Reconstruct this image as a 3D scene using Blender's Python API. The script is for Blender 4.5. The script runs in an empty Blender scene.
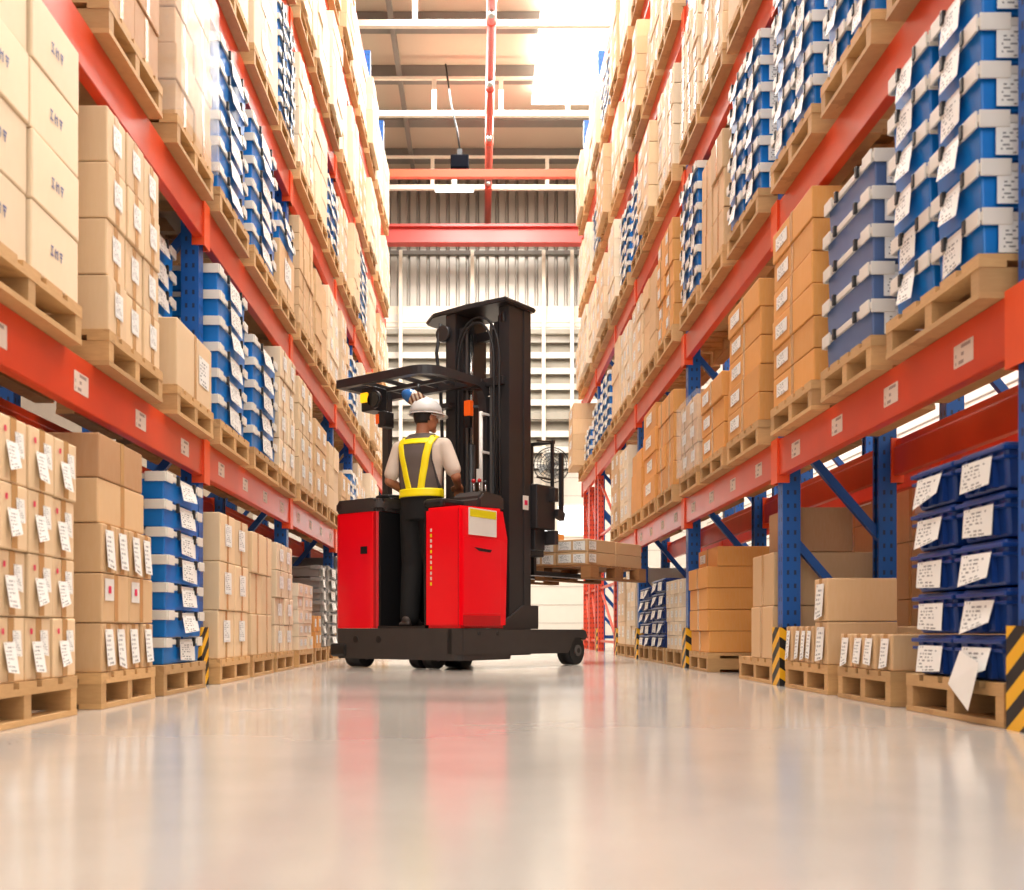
import bpy, bmesh, math, random
from mathutils import Vector, Matrix, Euler
R = random.Random(7)
S = bpy.context.scene
COL = S.collection
CAMH = 0.32

# ------------------------------------------------------------------ materials
def lin(c):
    return tuple(((v/255)/12.92 if v/255 <= .04045 else ((v/255+.055)/1.055)**2.4) for v in c)+(1,)

class NT:
    def __init__(s, name):
        s.m = bpy.data.materials.new(name); s.m.use_nodes = True
        s.n = s.m.node_tree.nodes; s.l = s.m.node_tree.links
        s.b = s.n['Principled BSDF']
    def node(s, t, **kw):
        o = s.n.new(t)
        for k, v in kw.items():
            if k in o.inputs.keys() if isinstance(k, str) else False: pass
            setattr(o, k, v)
        return o
    def math(s, op, a, b=None, c=None):
        o = s.n.new('ShaderNodeMath'); o.operation = op
        for i, v in enumerate((a, b, c)):
            if v is None: continue
            if isinstance(v, (int, float)): o.inputs[i].default_value = v
            else: s.l.new(v, o.inputs[i])
        return o.outputs[0]
    def mix(s, f, a, b, blend='MIX'):
        o = s.n.new('ShaderNodeMix'); o.data_type = 'RGBA'; o.blend_type = blend
        for i, v in ((0, f), (6, a), (7, b)):
            if isinstance(v, (int, float)): o.inputs[i].default_value = v
            elif isinstance(v, tuple): o.inputs[i].default_value = v
            else: s.l.new(v, o.inputs[i])
        return o.outputs[2]
    def noise(s, scale, vec=None, detail=3):
        o = s.n.new('ShaderNodeTexNoise'); o.inputs['Scale'].default_value = scale; o.inputs['Detail'].default_value = detail
        if vec is not None: s.l.new(vec, o.inputs['Vector'])
        return o.outputs['Fac']
    def coord(s, which='Object', scale=None):
        o = s.n.new('ShaderNodeTexCoord').outputs[which]
        if scale:
            m = s.n.new('ShaderNodeMapping'); m.inputs['Scale'].default_value = scale
            s.l.new(o, m.inputs['Vector']); o = m.outputs[0]
        return o
    def sep(s, v):
        o = s.n.new('ShaderNodeSeparateXYZ'); s.l.new(v, o.inputs[0]); return o.outputs
    def color(s, v): s.l.new(v, s.b.inputs['Base Color'])
    def set(s, **kw):
        for k, v in kw.items():
            k = k.replace('_', ' ')
            if isinstance(v, (int, float, tuple)): s.b.inputs[k].default_value = v
            else: s.l.new(v, s.b.inputs[k])
        return s

def simple(name, rgb, rough=.5, metal=0, var=.12, nscale=6, emit=0, spec=.5):
    t = NT(name); c = lin(rgb)
    dk = tuple(v*(1-var) for v in c[:3])+(1,); lt = tuple(min(1, v*(1+var*.5)) for v in c[:3])+(1,)
    f = t.noise(nscale, t.coord('Object'))
    t.color(t.mix(f, dk, lt)); t.set(Roughness=rough, Metallic=metal)
    t.b.inputs['Specular IOR Level'].default_value = spec
    if emit:
        t.b.inputs['Emission Color'].default_value = c; t.b.inputs['Emission Strength'].default_value = emit
    return t.m

def carton_mat(name, rgb, island=False):
    t = NT(name); c = lin(rgb)
    if island:
        g = t.n.new('ShaderNodeNewGeometry').outputs['Random Per Island']
    else:
        g = t.n.new('ShaderNodeObjectInfo').outputs['Random']
    a = tuple(v*.86 for v in c[:3])+(1,); b = tuple(min(1, v*1.06) for v in c[:3])+(1,)
    base = t.mix(g, a, b)
    n = t.noise(5, t.coord('Object')); n2 = t.noise(90, t.coord('Object', (1, 1, .15)))
    base = t.mix(t.math('MULTIPLY', n, .28), base, (c[0]*.62, c[1]*.55, c[2]*.45, 1))
    base = t.mix(t.math('MULTIPLY', n2, .10), base, (1, .95, .85, 1))
    t.color(base); t.set(Roughness=.62); t.b.inputs['Specular IOR Level'].default_value = .3
    return t.m

def wood_mat(name, rgb):
    t = NT(name); c = lin(rgb)
    r = t.n.new('ShaderNodeObjectInfo').outputs['Random']
    a = tuple(v*.72 for v in c[:3])+(1,); b = tuple(min(1, v*1.08) for v in c[:3])+(1,)
    base = t.mix(r, a, b)
    g = t.noise(14, t.coord('Object', (1.5, 1.5, 9)), 5)
    base = t.mix(t.math('MULTIPLY', g, .55), base, (c[0]*.5, c[1]*.4, c[2]*.3, 1))
    k = t.noise(3.5, t.coord('Object'))
    base = t.mix(t.math('MULTIPLY', t.math('GREATER_THAN', k, .63), .35), base, (c[0]*.4, c[1]*.3, c[2]*.22, 1))
    t.color(base); t.set(Roughness=.7)
    return t.m

def sheet_mat(name, seed, ink=(60, 60, 66), lines=11, cols=26, paper=(238, 236, 230)):
    """white paper with rows of small print"""
    t = NT(name); uv = t.n.new('ShaderNodeTexCoord').outputs['UV']; x, y, _ = t.sep(uv)
    row = t.math('FLOOR', t.math('MULTIPLY', y, lines)); fr = t.math('FRACT', t.math('MULTIPLY', y, lines))
    inrow = t.math('MULTIPLY', t.math('GREATER_THAN', fr, .32), t.math('LESS_THAN', fr, .78))
    cmb = t.n.new('ShaderNodeCombineXYZ')
    t.l.new(t.math('FLOOR', t.math('MULTIPLY', x, cols)), cmb.inputs[0]); t.l.new(row, cmb.inputs[1]); cmb.inputs[2].default_value = seed
    wn = t.n.new('ShaderNodeTexWhiteNoise'); t.l.new(cmb.outputs[0], wn.inputs['Vector'])
    w = t.math('GREATER_THAN', wn.outputs['Value'], .45)
    cm2 = t.n.new('ShaderNodeCombineXYZ'); t.l.new(row, cm2.inputs[0]); cm2.inputs[1].default_value = seed*3.1
    wn2 = t.n.new('ShaderNodeTexWhiteNoise'); t.l.new(cm2.outputs[0], wn2.inputs['Vector'])
    ext = t.math('LESS_THAN', x, t.math('ADD', t.math('MULTIPLY', wn2.outputs['Value'], .7), .2))
    m = t.math('MULTIPLY', t.math('MULTIPLY', inrow, w), t.math('MULTIPLY', ext, t.math('GREATER_THAN', x, .08)))
    t.color(t.mix(t.math('MULTIPLY', m, .75), lin(paper), lin(ink))); t.set(Roughness=.5)
    return t.m

M = {}
M['cream'] = carton_mat('carton_cream', (240, 216, 182))
M['pale'] = carton_mat('carton_pale', (232, 200, 158))
M['tan'] = carton_mat('carton_tan', (218, 178, 130))
M['brown'] = carton_mat('carton_brown', (186, 138, 92))
M['orange'] = carton_mat('carton_orange', (226, 156, 70))
for k, c in dict(cream=(242, 222, 192), pale=(234, 204, 166), tan=(218, 178, 130), brown=(186, 138, 92), orange=(226, 156, 70)).items():
    M[k+'_i'] = carton_mat('carton_'+k+'_far', c, True)
M['tape'] = simple('packing_tape', (196, 150, 98), .25)
M['cleartape'] = simple('clear_tape', (232, 222, 205), .2)
M['wood'] = wood_mat('pallet_wood', (216, 172, 116))
M['wooddark'] = wood_mat('pallet_wood_dark', (176, 124, 76))
M['sheet'] = sheet_mat('label_print', 1.0)
M['sheet2'] = sheet_mat('label_print_b', 5.0, lines=8, cols=18)
M['mark'] = sheet_mat('box_mark', 9.0, ink=(60, 72, 130), lines=3, cols=6, paper=(238, 210, 172))
M['barcode'] = sheet_mat('beam_sticker', 3.0, lines=3, cols=8, ink=(120, 90, 84), paper=(226, 205, 190))
M['blue'] = simple('crate_blue', (4, 122, 212), .35, var=.2)
M['bluegrey'] = simple('crate_blue_grey', (92, 118, 168), .4, var=.2)
M['navy'] = simple('tote_navy', (14, 58, 132), .35, var=.25)
M['rim'] = simple('crate_rim_white', (226, 219, 208), .45)
M['black'] = simple('black_plastic', (22, 21, 22), .4)
M['speaker'] = simple('speaker_navy', (8, 10, 20), .9, spec=.1)
M['greyp'] = simple('crate_grey', (138, 136, 132), .45)
M['wrap'] = simple('stretch_wrap', (226, 214, 200), .12)
M['pink'] = simple('pink_ticket', (226, 60, 130), .5)
M['ink'] = simple('blue_ink', (70, 84, 140), .6)
M['dot'] = simple('red_dot', (226, 40, 90), .5)

def wrap_mat():
    t = NT('stretch_wrap_film')
    t.color(t.mix(t.noise(9, t.coord('Object', (1, 1, 4))), (.9, .88, .84, 1), (1, 1, 1, 1)))
    t.set(Roughness=.12)
    f = t.noise(5, t.coord('Object', (1, 1, 3)))
    t.set(Alpha=t.math('MULTIPLY', f, .4))
    return t.m
M['film'] = wrap_mat()

def post_mat(name, rgb):
    """painted upright with rows of punched holes on the aisle side"""
    t = NT(name); c = lin(rgb); x, y, z = t.sep(t.coord('Object'))
    fz = t.math('ABSOLUTE', t.math('SUBTRACT', t.math('FRACT', t.math('MULTIPLY', z, 1/.075)), .5))
    hz = t.math('LESS_THAN', fz, .17)
    ay = t.math('ABSOLUTE', t.math('SUBTRACT', t.math('ABSOLUTE', x), .02)); hy = t.math('LESS_THAN', ay, .007)
    ax = t.math('ABSOLUTE', t.math('SUBTRACT', t.math('ABSOLUTE', y), .022)); hx = t.math('LESS_THAN', ax, .007)
    m = t.math('MULTIPLY', hz, t.math('MAXIMUM', hy, hx))
    n = t.noise(8, t.coord('Object'))
    base = t.mix(n, tuple(v*.8 for v in c[:3])+(1,), c)
    t.color(t.mix(t.math('MULTIPLY', m, .85), base, (.01, .012, .02, 1))); t.set(Roughness=.38)
    return t.m
M['post'] = post_mat('upright_blue', (4, 88, 172))
M['postred'] = post_mat('upright_red', (222, 74, 44))
M['brace'] = simple('brace_blue', (4, 76, 154), .4)
M['beam'] = simple('beam_orange', (222, 66, 28), .32, var=.28, nscale=3)
M['conn'] = simple('connector_orange', (236, 84, 36), .4)
M['bolt'] = simple('zinc', (180, 178, 172), .3, .9)

def hazard_mat():
    t = NT('hazard_stripes'); x, y, z = t.sep(t.coord('Object'))
    f = t.math('FRACT', t.math('MULTIPLY', t.math('ADD', z, t.math('MULTIPLY', t.math('ADD', x, y), .7)), 1/.115))
    t.color(t.mix(t.math('GREATER_THAN', f, .5), lin((24, 22, 22)), lin((240, 178, 22)))); t.set(Roughness=.45)
    return t.m
M['hazard'] = hazard_mat()

# truck / person
M['red'] = simple('truck_red', (252, 0, 26), .3, var=.1, nscale=2)
M['redshade'] = simple('truck_red_trim', (190, 6, 20), .35)
M['char'] = simple('truck_charcoal', (56, 50, 48), .5, var=.2, nscale=9)
M['mast'] = simple('mast_black', (44, 41, 42), .42, var=.25, nscale=5)
M['rubber'] = simple('rubber', (34, 33, 34), .6)
M['hub'] = simple('wheel_hub', (96, 92, 90), .45, .3)
M['chrome'] = simple('chrome_rod', (200, 198, 194), .2, .9)
M['white'] = simple('white_paint', (236, 232, 224), .4)
M['orangeglow'] = simple('orange_lamp', (240, 92, 20), .3, emit=.35)
M['yellowglow'] = simple('yellow_lamp', (255, 190, 20), .3, emit=.8)
M['yellow'] = simple('yellow_label', (240, 222, 20), .4)
M['glass'] = simple('mirror', (60, 60, 62), .08, .9)
M['skin'] = simple('skin', (188, 126, 92), .5)
M['hair'] = simple('hair', (24, 18, 17), .6)
M['shirt'] = simple('shirt_cream', (222, 204, 186), .8, var=.12)
M['vest'] = simple('vest_grey', (104, 92, 86), .85)
M['vesttrim'] = simple('vest_trim', (66, 62, 62), .8)
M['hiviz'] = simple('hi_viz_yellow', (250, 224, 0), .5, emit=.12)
M['trousers'] = simple('trousers_black', (17, 15, 15), .85, var=.5, nscale=14)
M['helmet'] = simple('helmet_white', (236, 233, 228), .25)
M['shoe'] = simple('shoe', (74, 62, 56), .6)

def mirror_mat():  # stripes and blue patch paint the mirror's reflection into its colour
    t = NT('mirror_painted_reflection'); x, y, z = t.sep(t.coord('Object'))
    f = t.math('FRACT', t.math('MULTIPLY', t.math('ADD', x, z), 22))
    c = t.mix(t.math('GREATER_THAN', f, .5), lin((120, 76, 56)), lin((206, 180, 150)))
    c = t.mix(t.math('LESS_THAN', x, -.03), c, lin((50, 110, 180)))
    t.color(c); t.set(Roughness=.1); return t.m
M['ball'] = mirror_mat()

def floor_mat():
    t = NT('polished_concrete'); co = t.coord('Object')
    n1 = t.noise(.9, co, 6); n2 = t.noise(7, co, 5); n3 = t.noise(.35, t.coord('Object', (1, 2.5, 1)), 4)
    c = t.mix(n1, lin((146, 138, 128)), lin((194, 186, 176)))
    c = t.mix(t.math('MULTIPLY', n2, .3), c, lin((206, 197, 185)))
    sp = t.math('GREATER_THAN', t.noise(60, co, 2), .68)
    c = t.mix(t.math('MULTIPLY', sp, .12), c, lin((120, 104, 90)))
    t.color(c)
    r = t.math('ADD', t.math('MULTIPLY', n3, .18), .06)
    t.set(Roughness=r); t.b.inputs['Specular IOR Level'].default_value = .75
    b = t.n.new('ShaderNodeBump'); b.inputs['Strength'].default_value = .04; b.inputs['Distance'].default_value = .02
    t.l.new(t.noise(2.2, t.coord('Object', (1, .6, 1)), 3), b.inputs['Height']); t.l.new(b.outputs[0], t.b.inputs['Normal'])
    return t.m
M['floor'] = floor_mat()
M['verge'] = simple('floor_edge', (214, 202, 186), .35, nscale=3)
M['wallw'] = simple('wall_white', (240, 234, 224), .6, var=.04)
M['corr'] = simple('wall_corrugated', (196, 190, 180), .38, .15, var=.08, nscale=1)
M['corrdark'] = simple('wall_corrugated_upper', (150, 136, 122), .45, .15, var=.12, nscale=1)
M['louvre'] = simple('wall_louvre', (156, 148, 134), .5)
M['louvrew'] = simple('wall_louvre_lip', (222, 216, 206), .5)
M['ceil'] = simple('roof_sheet', (196, 176, 154), .6, var=.08, nscale=.6)
M['purlin'] = simple('purlin_grey', (118, 110, 102), .6)
M['steelw'] = simple('steel_white', (240, 226, 206), .5)
M['redsteel'] = simple('girder_red', (196, 60, 50), .35, var=.2, nscale=1)
M['pipe'] = simple('sprinkler_red', (214, 74, 52), .4)
M['seam'] = simple('panel_seam', (176, 168, 158), .6)
def emis(name, rgb, s):
    m = bpy.data.materials.new(name); m.use_nodes = True; n = m.node_tree.nodes; n.clear()
    e = n.new('ShaderNodeEmission'); e.inputs[0].default_value = lin(rgb); e.inputs[1].default_value = s
    o = n.new('ShaderNodeOutputMaterial'); m.node_tree.links.new(e.outputs[0], o.inputs[0]); return m
M['sky'] = emis('skylight_glow', (255, 250, 240), 9.0)
M['win'] = emis('window_daylight', (250, 250, 250), 2.5)
M['tube'] = emis('lamp_tube', (255, 252, 245), 4.0)

# ------------------------------------------------------------------ mesh helpers
class MB:
    def __init__(s): s.bm = bmesh.new(); s.uv = s.bm.loops.layers.uv.new('UVMap'); s.mats = []
    def mi(s, m):
        if m not in s.mats: s.mats.append(m)
        return s.mats.index(m)
    def xf(s, vs, M4):
        for v in vs: v.co = M4 @ v.co
    def box(s, x0, x1, y0, y1, z0, z1, m='beam', bev=0, M4=None, taper=0):
        i = s.mi(m); b = s.bm
        cx, cy = (x0+x1)/2, (y0+y1)/2
        P = []
        for z in (z0, z1):
            k = 1-taper if z == z0 else 1
            for (x, y) in ((x0, y0), (x1, y0), (x1, y1), (x0, y1)):
                P.append(b.verts.new((cx+(x-cx)*k, cy+(y-cy)*k, z)))
        F = [(0, 3, 2, 1), (4, 5, 6, 7), (0, 1, 5, 4), (1, 2, 6, 5), (2, 3, 7, 6), (3, 0, 4, 7)]
        fs = [b.faces.new([P[j] for j in f]) for f in F]
        for f in fs: f.material_index = i
        vs = P
        if bev:
            r = bmesh.ops.bevel(b, geom=list({e for f in fs for e in f.edges}), offset=bev, segments=2, affect='EDGES', profile=.5)
            vs = list({v for f in r['faces'] for v in f.verts} | {v for v in P if v.is_valid})
            for f in r['faces']: f.material_index = i
        if M4 is not None: s.xf([v for v in vs if v.is_valid], M4)
        return s
    def poly(s, pts, m):
        i = s.mi(m); f = s.bm.faces.new([s.bm.verts.new(p) for p in pts]); f.material_index = i
        if len(pts) == 4:
            for l, u in zip(f.loops, ((0, 0), (1, 0), (1, 1), (0, 1))): l[s.uv].uv = u
        return s
    def cyl(s, p0, p1, r0, m, r1=None, seg=16, cap=True):
        i = s.mi(m); r1 = r0 if r1 is None else r1
        p0 = Vector(p0); p1 = Vector(p1); d = p1-p0
        q = d.to_track_quat('Z', 'Y').to_matrix()
        A = []; B = []
        for k in range(seg):
            a = 2*math.pi*k/seg; v = Vector((math.cos(a), math.sin(a), 0))
            A.append(s.bm.verts.new(p0+q@(v*r0))); B.append(s.bm.verts.new(p1+q@(v*r1)))
        for k in range(seg):
            f = s.bm.faces.new((A[k], A[(k+1) % seg], B[(k+1) % seg], B[k])); f.material_index = i; f.smooth = True
        if cap:
            for f in (s.bm.faces.new(A[::-1]), s.bm.faces.new(B)): f.material_index = i
        return s
    def tube(s, pts, r, m, seg=10):
        i = s.mi(m); pts = [Vector(p) for p in pts]; rings = []
        up = Vector((.13, .31, .94))
        for k, p in enumerate(pts):
            d = (pts[min(k+1, len(pts)-1)]-pts[max(k-1, 0)]).normalized()
            u = d.cross(up).normalized(); v = d.cross(u).normalized()
            rr = r[k] if isinstance(r, (list, tuple)) else r
            rings.append([s.bm.verts.new(p+(u*math.cos(a)+v*math.sin(a))*rr) for a in [2*math.pi*j/seg for j in range(seg)]])
        for A, B in zip(rings, rings[1:]):
            for k in range(seg):
                f = s.bm.faces.new((A[k], A[(k+1) % seg], B[(k+1) % seg], B[k])); f.material_index = i; f.smooth = True
        for c in (rings[0][::-1], rings[-1]):
            f = s.bm.faces.new(c); f.material_index = i
        return s
    def bar(s, p0, p1, w, h, m):
        """rectangular bar between points"""
        i = s.mi(m); p0 = Vector(p0); p1 = Vector(p1); d = (p1-p0).normalized()
        up = Vector((0, 0, 1)) if abs(d.z) < .95 else Vector((0, 1, 0))
        u = d.cross(up).normalized()*w/2; v = u.cross(d).normalized()*h/2
        A = [s.bm.verts.new(p0+a) for a in (-u-v, u-v, u+v, -u+v)]; B = [s.bm.verts.new(p1+a) for a in (-u-v, u-v, u+v, -u+v)]
        fs = [s.bm.faces.new(A[::-1]), s.bm.faces.new(B)]+[s.bm.faces.new((A[k], A[(k+1) % 4], B[(k+1) % 4], B[k])) for k in range(4)]
        for f in fs: f.material_index = i
        return s
    def prism(s, prof, axis, a0, a1, m, bev=0):
        """extrude 2D profile; axis 'x','y','z' is the extrusion axis"""
        i = s.mi(m)
        def P(u, v, w): return {'x': (w, u, v), 'y': (u, w, v), 'z': (u, v, w)}[axis]
        A = [s.bm.verts.new(P(u, v, a0)) for u, v in prof]; B = [s.bm.verts.new(P(u, v, a1)) for u, v in prof]
        n = len(prof)
        fs = [s.bm.faces.new(A[::-1]), s.bm.faces.new(B)]+[s.bm.faces.new((A[k], A[(k+1) % n], B[(k+1) % n], B[k])) for k in range(n)]
        for f in fs: f.material_index = i
        if bev:
            r = bmesh.ops.bevel(s.bm, geom=list({e for f in fs for e in f.edges}), offset=bev, segments=2, affect='EDGES')
            for f in r['faces']: f.material_index = i
        return s
    def sphere(s, c, r, m, seg=16, sc=(1, 1, 1)):
        i = s.mi(m); n0 = len(s.bm.faces)
        r_ = bmesh.ops.create_uvsphere(s.bm, u_segments=seg, v_segments=seg//2+2, radius=r, matrix=Matrix.Translation(c) @ Matrix.Diagonal((*sc, 1)))
        for f in {f for v in r_['verts'] for f in v.link_faces}: f.material_index = i; f.smooth = True
        return s
    def mesh(s, name):
        bmesh.ops.recalc_face_normals(s.bm, faces=s.bm.faces)
        me = bpy.data.meshes.new(name); s.bm.to_mesh(me); s.bm.free()
        for m in s.mats: me.materials.append(M[m])
        return me

def link(name, me, parent=None, loc=(0, 0, 0), rot=None, **props):
    o = bpy.data.objects.new(name, me); COL.objects.link(o); o.location = loc
    if rot is not None: o.rotation_euler = rot
    if parent is not None: o.parent = parent
    for k, v in props.items(): o[k] = v
    return o
def empty(name, loc=(0, 0, 0), rz=0, **props):
    o = link(name, None, loc=loc, rot=(0, 0, rz), **props); o.empty_display_size = .1; return o
def struct(name, mb, **p): return link(name, mb.mesh(name), kind='structure', **p)

# ------------------------------------------------------------------ building shell
ZE = 28.0
struct('floor', MB().box(-7, 7, -6, ZE+.3, -.2, 0, 'floor'))
XWL, XWR = -6.0, 6.0
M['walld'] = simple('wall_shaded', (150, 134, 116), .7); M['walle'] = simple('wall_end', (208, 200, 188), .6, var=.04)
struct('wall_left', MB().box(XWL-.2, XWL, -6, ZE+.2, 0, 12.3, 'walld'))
# right wall: white sheet wall with horizontal joints
mb = MB().box(XWR, XWR+.2, -6, ZE+.2, 0, 12.3, 'wallw')
for k in range(12): mb.box(XWR-.01, XWR, -6, ZE, .45*k+.4, .45*k+.415, 'seam')
struct('wall_right', mb)
# end wall
mb = MB()
mb.box(XWL, XWR, ZE, ZE+.2, 0, 4.5, 'walle')
for k in range(1, 10): mb.box(XWL, XWR, ZE-.008, ZE, k*.48-.01, k*.48+.008, 'seam')
mb.box(XWL, XWR, ZE+.1, ZE+.2, 4.5, 8.85, 'louvre')
for k in range(10):      # sloping louvre blades with bright lips
    z = 4.55+k*.415
    mb.poly([(XWL, ZE+.09, z+.40), (XWR, ZE+.09, z+.40), (XWR, ZE-.06, z+.16), (XWL, ZE-.06, z+.16)], 'louvre')
    mb.box(XWL, XWR, ZE-.08, ZE-.05, z, z+.16, 'louvrew')
pit = .26; prof = []
x = XWL
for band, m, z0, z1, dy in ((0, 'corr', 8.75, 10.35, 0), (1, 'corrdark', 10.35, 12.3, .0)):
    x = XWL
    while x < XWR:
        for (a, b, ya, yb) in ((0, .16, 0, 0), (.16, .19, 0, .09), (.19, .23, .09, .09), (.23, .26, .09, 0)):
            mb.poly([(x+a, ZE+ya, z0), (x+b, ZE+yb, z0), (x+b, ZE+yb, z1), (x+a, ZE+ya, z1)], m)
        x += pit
struct('wall_back', mb)
mb = MB()
for (z0, z1, d, m) in ((8.60, 8.82, .10, 'steelw'), (8.38, 8.42, .14, 'steelw'), (8.26, 8.30, .14, 'steelw'), (8.04, 8.16, .3, 'louvre'), (5.82, 5.98, .22, 'louvre'), (10.18, 10.28, .12, 'purlin')):
    mb.box(XWL, XWR, ZE-d, ZE-.01, z0, z1, m)
mb.box(XWL, XWR, ZE-.12, ZE-.10, 8.16, 8.6, 'louvrew')
struct('trim_1', mb)
for i, x in enumerate((-2.07, -.2, 1.66, 2.4)):
    struct('trim_%d' % (i+2), MB().box(x-.045, x+.045, ZE-.38, ZE-.29, 4.6 if i != 2 else 3.9, 10.2, 'steelw'))
# windows low in the end wall
for i in range(6):
    x0 = -2.9+i*.98+.02
    o = struct('window_%d' % (i+1), MB().box(x0, x0+.9, ZE-.03, ZE-.01, 2.75, 3.62, 'steelw'))
    link('pane', MB().box(x0+.05, x0+.85, ZE-.04, ZE-.031, 2.80, 3.57, 'win').mesh('pane'), o)
# ceiling
struct('ceiling', MB().box(XWL-.2, XWR+.2, -6, ZE+.2, 12.3, 12.45, 'ceil'))
k = 0
y = 3.0
while y < ZE:
    k += 1
    tag = link('purlin', MB().box(XWL, XWR, y, y+.36, 12.06, 12.29, 'purlin').mesh('purlin'), kind='structure'); tag.name = 'trim_%d' % (10+k)
    y += 1.95
for i, (a, b) in enumerate(((3.5, 9), (11, 16.5), (18.4, 23.6))):
    struct('window_%d' % (7+i), MB().box(1.15, 3.0, a, b, 12.0, 12.04, 'sky'))
# red girder of the building in front of the end wall
mb = MB(); yb = 26.6
for (a, b, d) in ((10.37, 10.43, .16), (10.0, 10.37, .03), (9.97, 10.03, .16)): mb.box(XWL, XWR, yb-d, yb+d, a, b, 'redsteel')
o = link('trim_40', mb.mesh('girder'), kind='structure')
# roof trusses
ords = ['nearest', 'middle', 'farthest']
for i, yz in enumerate((18.9, 22.2, 25.9)):
    t = empty('roof_truss', (0, yz, 11.1), label='white lattice roof truss, %s of the three across the aisle ceiling' % ords[i], category='truss', group='roof trusses')
    link('bottom_chord', MB().box(XWL, XWR, -.05, .05, -.05, .06, 'steelw').mesh('bottom_chord'), t)
    link('top_chord', MB().box(XWL, XWR, -.03, .03, .72, .78, 'steelw').mesh('top_chord'), t)
    n = 0; x = -5.36+(.2 if i == 1 else 0)
    while x < XWR:
        link('web_post', MB().box(x-.045, x+.045, -.03, .03, .06, .72, 'steelw').mesh('web_post'), t); x += 1.4
# rafter lines on the roof (thin dark)
for i, x in enumerate((-1.7, 4.2)):
    struct('trim_%d' % (50+i), MB().bar((x, 2, 12.0), (x, ZE, 12.0), .10, .1, 'purlin'))
# sprinkler pipe
p = link('sprinkler_pipe', MB().cyl((.2, 2, 11.0), (.2, 27.8, 11.0), .085, 'pipe').mesh('sprinkler_pipe'), label='red sprinkler pipe running lengthwise under the roof above the aisle', category='pipe')
mb = MB()
for i in range(8):
    y = 9+i*2.3
    h = link('sprinkler_head', MB().cyl((.2, y, 10.83), (.2, y, 10.92), .05, 'bolt').mesh('sprinkler_head'), p)
    link('clamp', MB().cyl((.2, y+.4, 11.0), (.2, y+.47, 11.0), .096, 'pipe').mesh('clamp'), p)
for y in (6, 11, 16, 21, 26): link('hanger', MB().cyl((.2, y, 11.05), (.2, y, 12.3), .012, 'bolt', seg=6).mesh('hanger'), p)
# hanging lamp and speaker box
t = empty('hanging_lamp', (-.56, 23.2, 9.9), label='white strip lamp hanging just in front of the orange tie beam', category='lamp')
link('lamp_tube', MB().box(-.42, .42, -.05, .05, 0, .06, 'tube').mesh('lamp_tube'), t)
link('stem', MB().box(-.05, .05, -.04, .04, .06, .42, 'white').mesh('stem'), t)
t = empty('hanging_speaker', (-.42, 22.0, 9.85), label='small black loudspeaker box hanging from a cable under the roof', category='speaker')
link('cabinet', MB().box(-.19, .19, -.12, .12, 0, .28, 'speaker', .03).mesh('cabinet'), t)
link('bracket', MB().box(-.05, .05, -.04, .04, .28, .42, 'black').mesh('bracket'), t)
link('cable', MB().tube([(0, 0, .42), (-.05, 0, .8), (-.18, .1, 1.4), (-.3, .2, 2.3)], .02, 'black', 6).mesh('cable'), t)
# wall fan
t = empty('wall_fan', (1.86, ZE-.45, 4.58), label='large caged fan mounted on the end wall beside the mast', category='fan')
mb = MB()
for r in (.46, .38, .3, .22, .14):
    pts = [(r*math.cos(a), (-.12 if r < .4 else 0)+.0, r*math.sin(a)) for a in [2*math.pi*j/28 for j in range(29)]]
    mb.tube(pts, .010 if r < .45 else .016, 'black', 5)
for j in range(28):
    a = 2*math.pi*j/28; mb.tube([(.08*math.cos(a), -.13, .08*math.sin(a)), (.3*math.cos(a), -.12, .3*math.sin(a)), (.46*math.cos(a), 0, .46*math.sin(a))], .006, 'black', 4)
link('cage', mb.mesh('cage'), t)
for j in range(4):
    a = math.pi/2*j+.3
    link('blade', MB().poly([(.05*math.cos(a-.3), .0, .05*math.sin(a-.3)), (.36*math.cos(a-.35), .03, .36*math.sin(a-.35)), (.36*math.cos(a+.35), -.03, .36*math.sin(a+.35)), (.05*math.cos(a+.3), 0, .05*math.sin(a+.3))], 'greyp').mesh('blade'), t)
link('motor', MB().cyl((0, -.1, 0), (0, .18, 0), .09, 'black').mesh('motor'), t)
link('bracket', MB().bar((0, .15, 0), (0, .45, -.1), .06, .06, 'black').mesh('bracket'), t)

# ------------------------------------------------------------------ racks
LV = [0, 1.38, 2.715, 4.05, 5.385, 6.72, 8.055]       # top of beams
LN = ['floor level', 'first shelf', 'second shelf', 'third shelf', 'fourth shelf', 'fifth shelf', 'sixth shelf']
FR = [.6, 3.3, 6.0, 8.7, 11.4, 13.1, 15.3, 17.4]
ORD = ['first', 'second', 'third', 'fourth', 'fifth', 'sixth', 'seventh', 'eighth', 'ninth', 'tenth', 'eleventh', 'twelfth', 'thirteenth', 'fourteenth', 'fifteenth']
TOPZ = 8.65
def seen_h(z, h): return (h-CAMH)*1060/z < 640      # below the top edge of the view

postmesh = {}
def get_post(kind='post', h=TOPZ):
    if (kind, h) not in postmesh:
        m = MB()
        # C profile: web towards aisle plus two flanges with lips
        m.box(-.05, .05, -.0475, -.0445, 0, h, kind); m.box(-.05, .05, .0445, .0475, 0, h, kind)
        m.box(-.05, -.046, -.0445, .0445, 0, h, kind); m.box(.046, .05, -.0445, -.02, 0, h, kind); m.box(.046, .05, .02, .0445, 0, h, kind)
        postmesh[(kind, h)] = m.mesh('upright')
    return postmesh[(kind, h)]
foot = MB().box(-.06, .06, -.06, .06, 0, .008, 'bolt').cyl((.05, .05, 0), (.05, .05, .03), .012, 'bolt', seg=6).mesh('base_plate')
gm = MB().prism([(-.07, -.075), (.07, -.075), (.07, .075), (.02, .075), (.02, .068), (.062, .068), (.062, -.068), (-.07, -.068)], 'z', 0, .33, 'hazard').mesh('guard')
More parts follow.
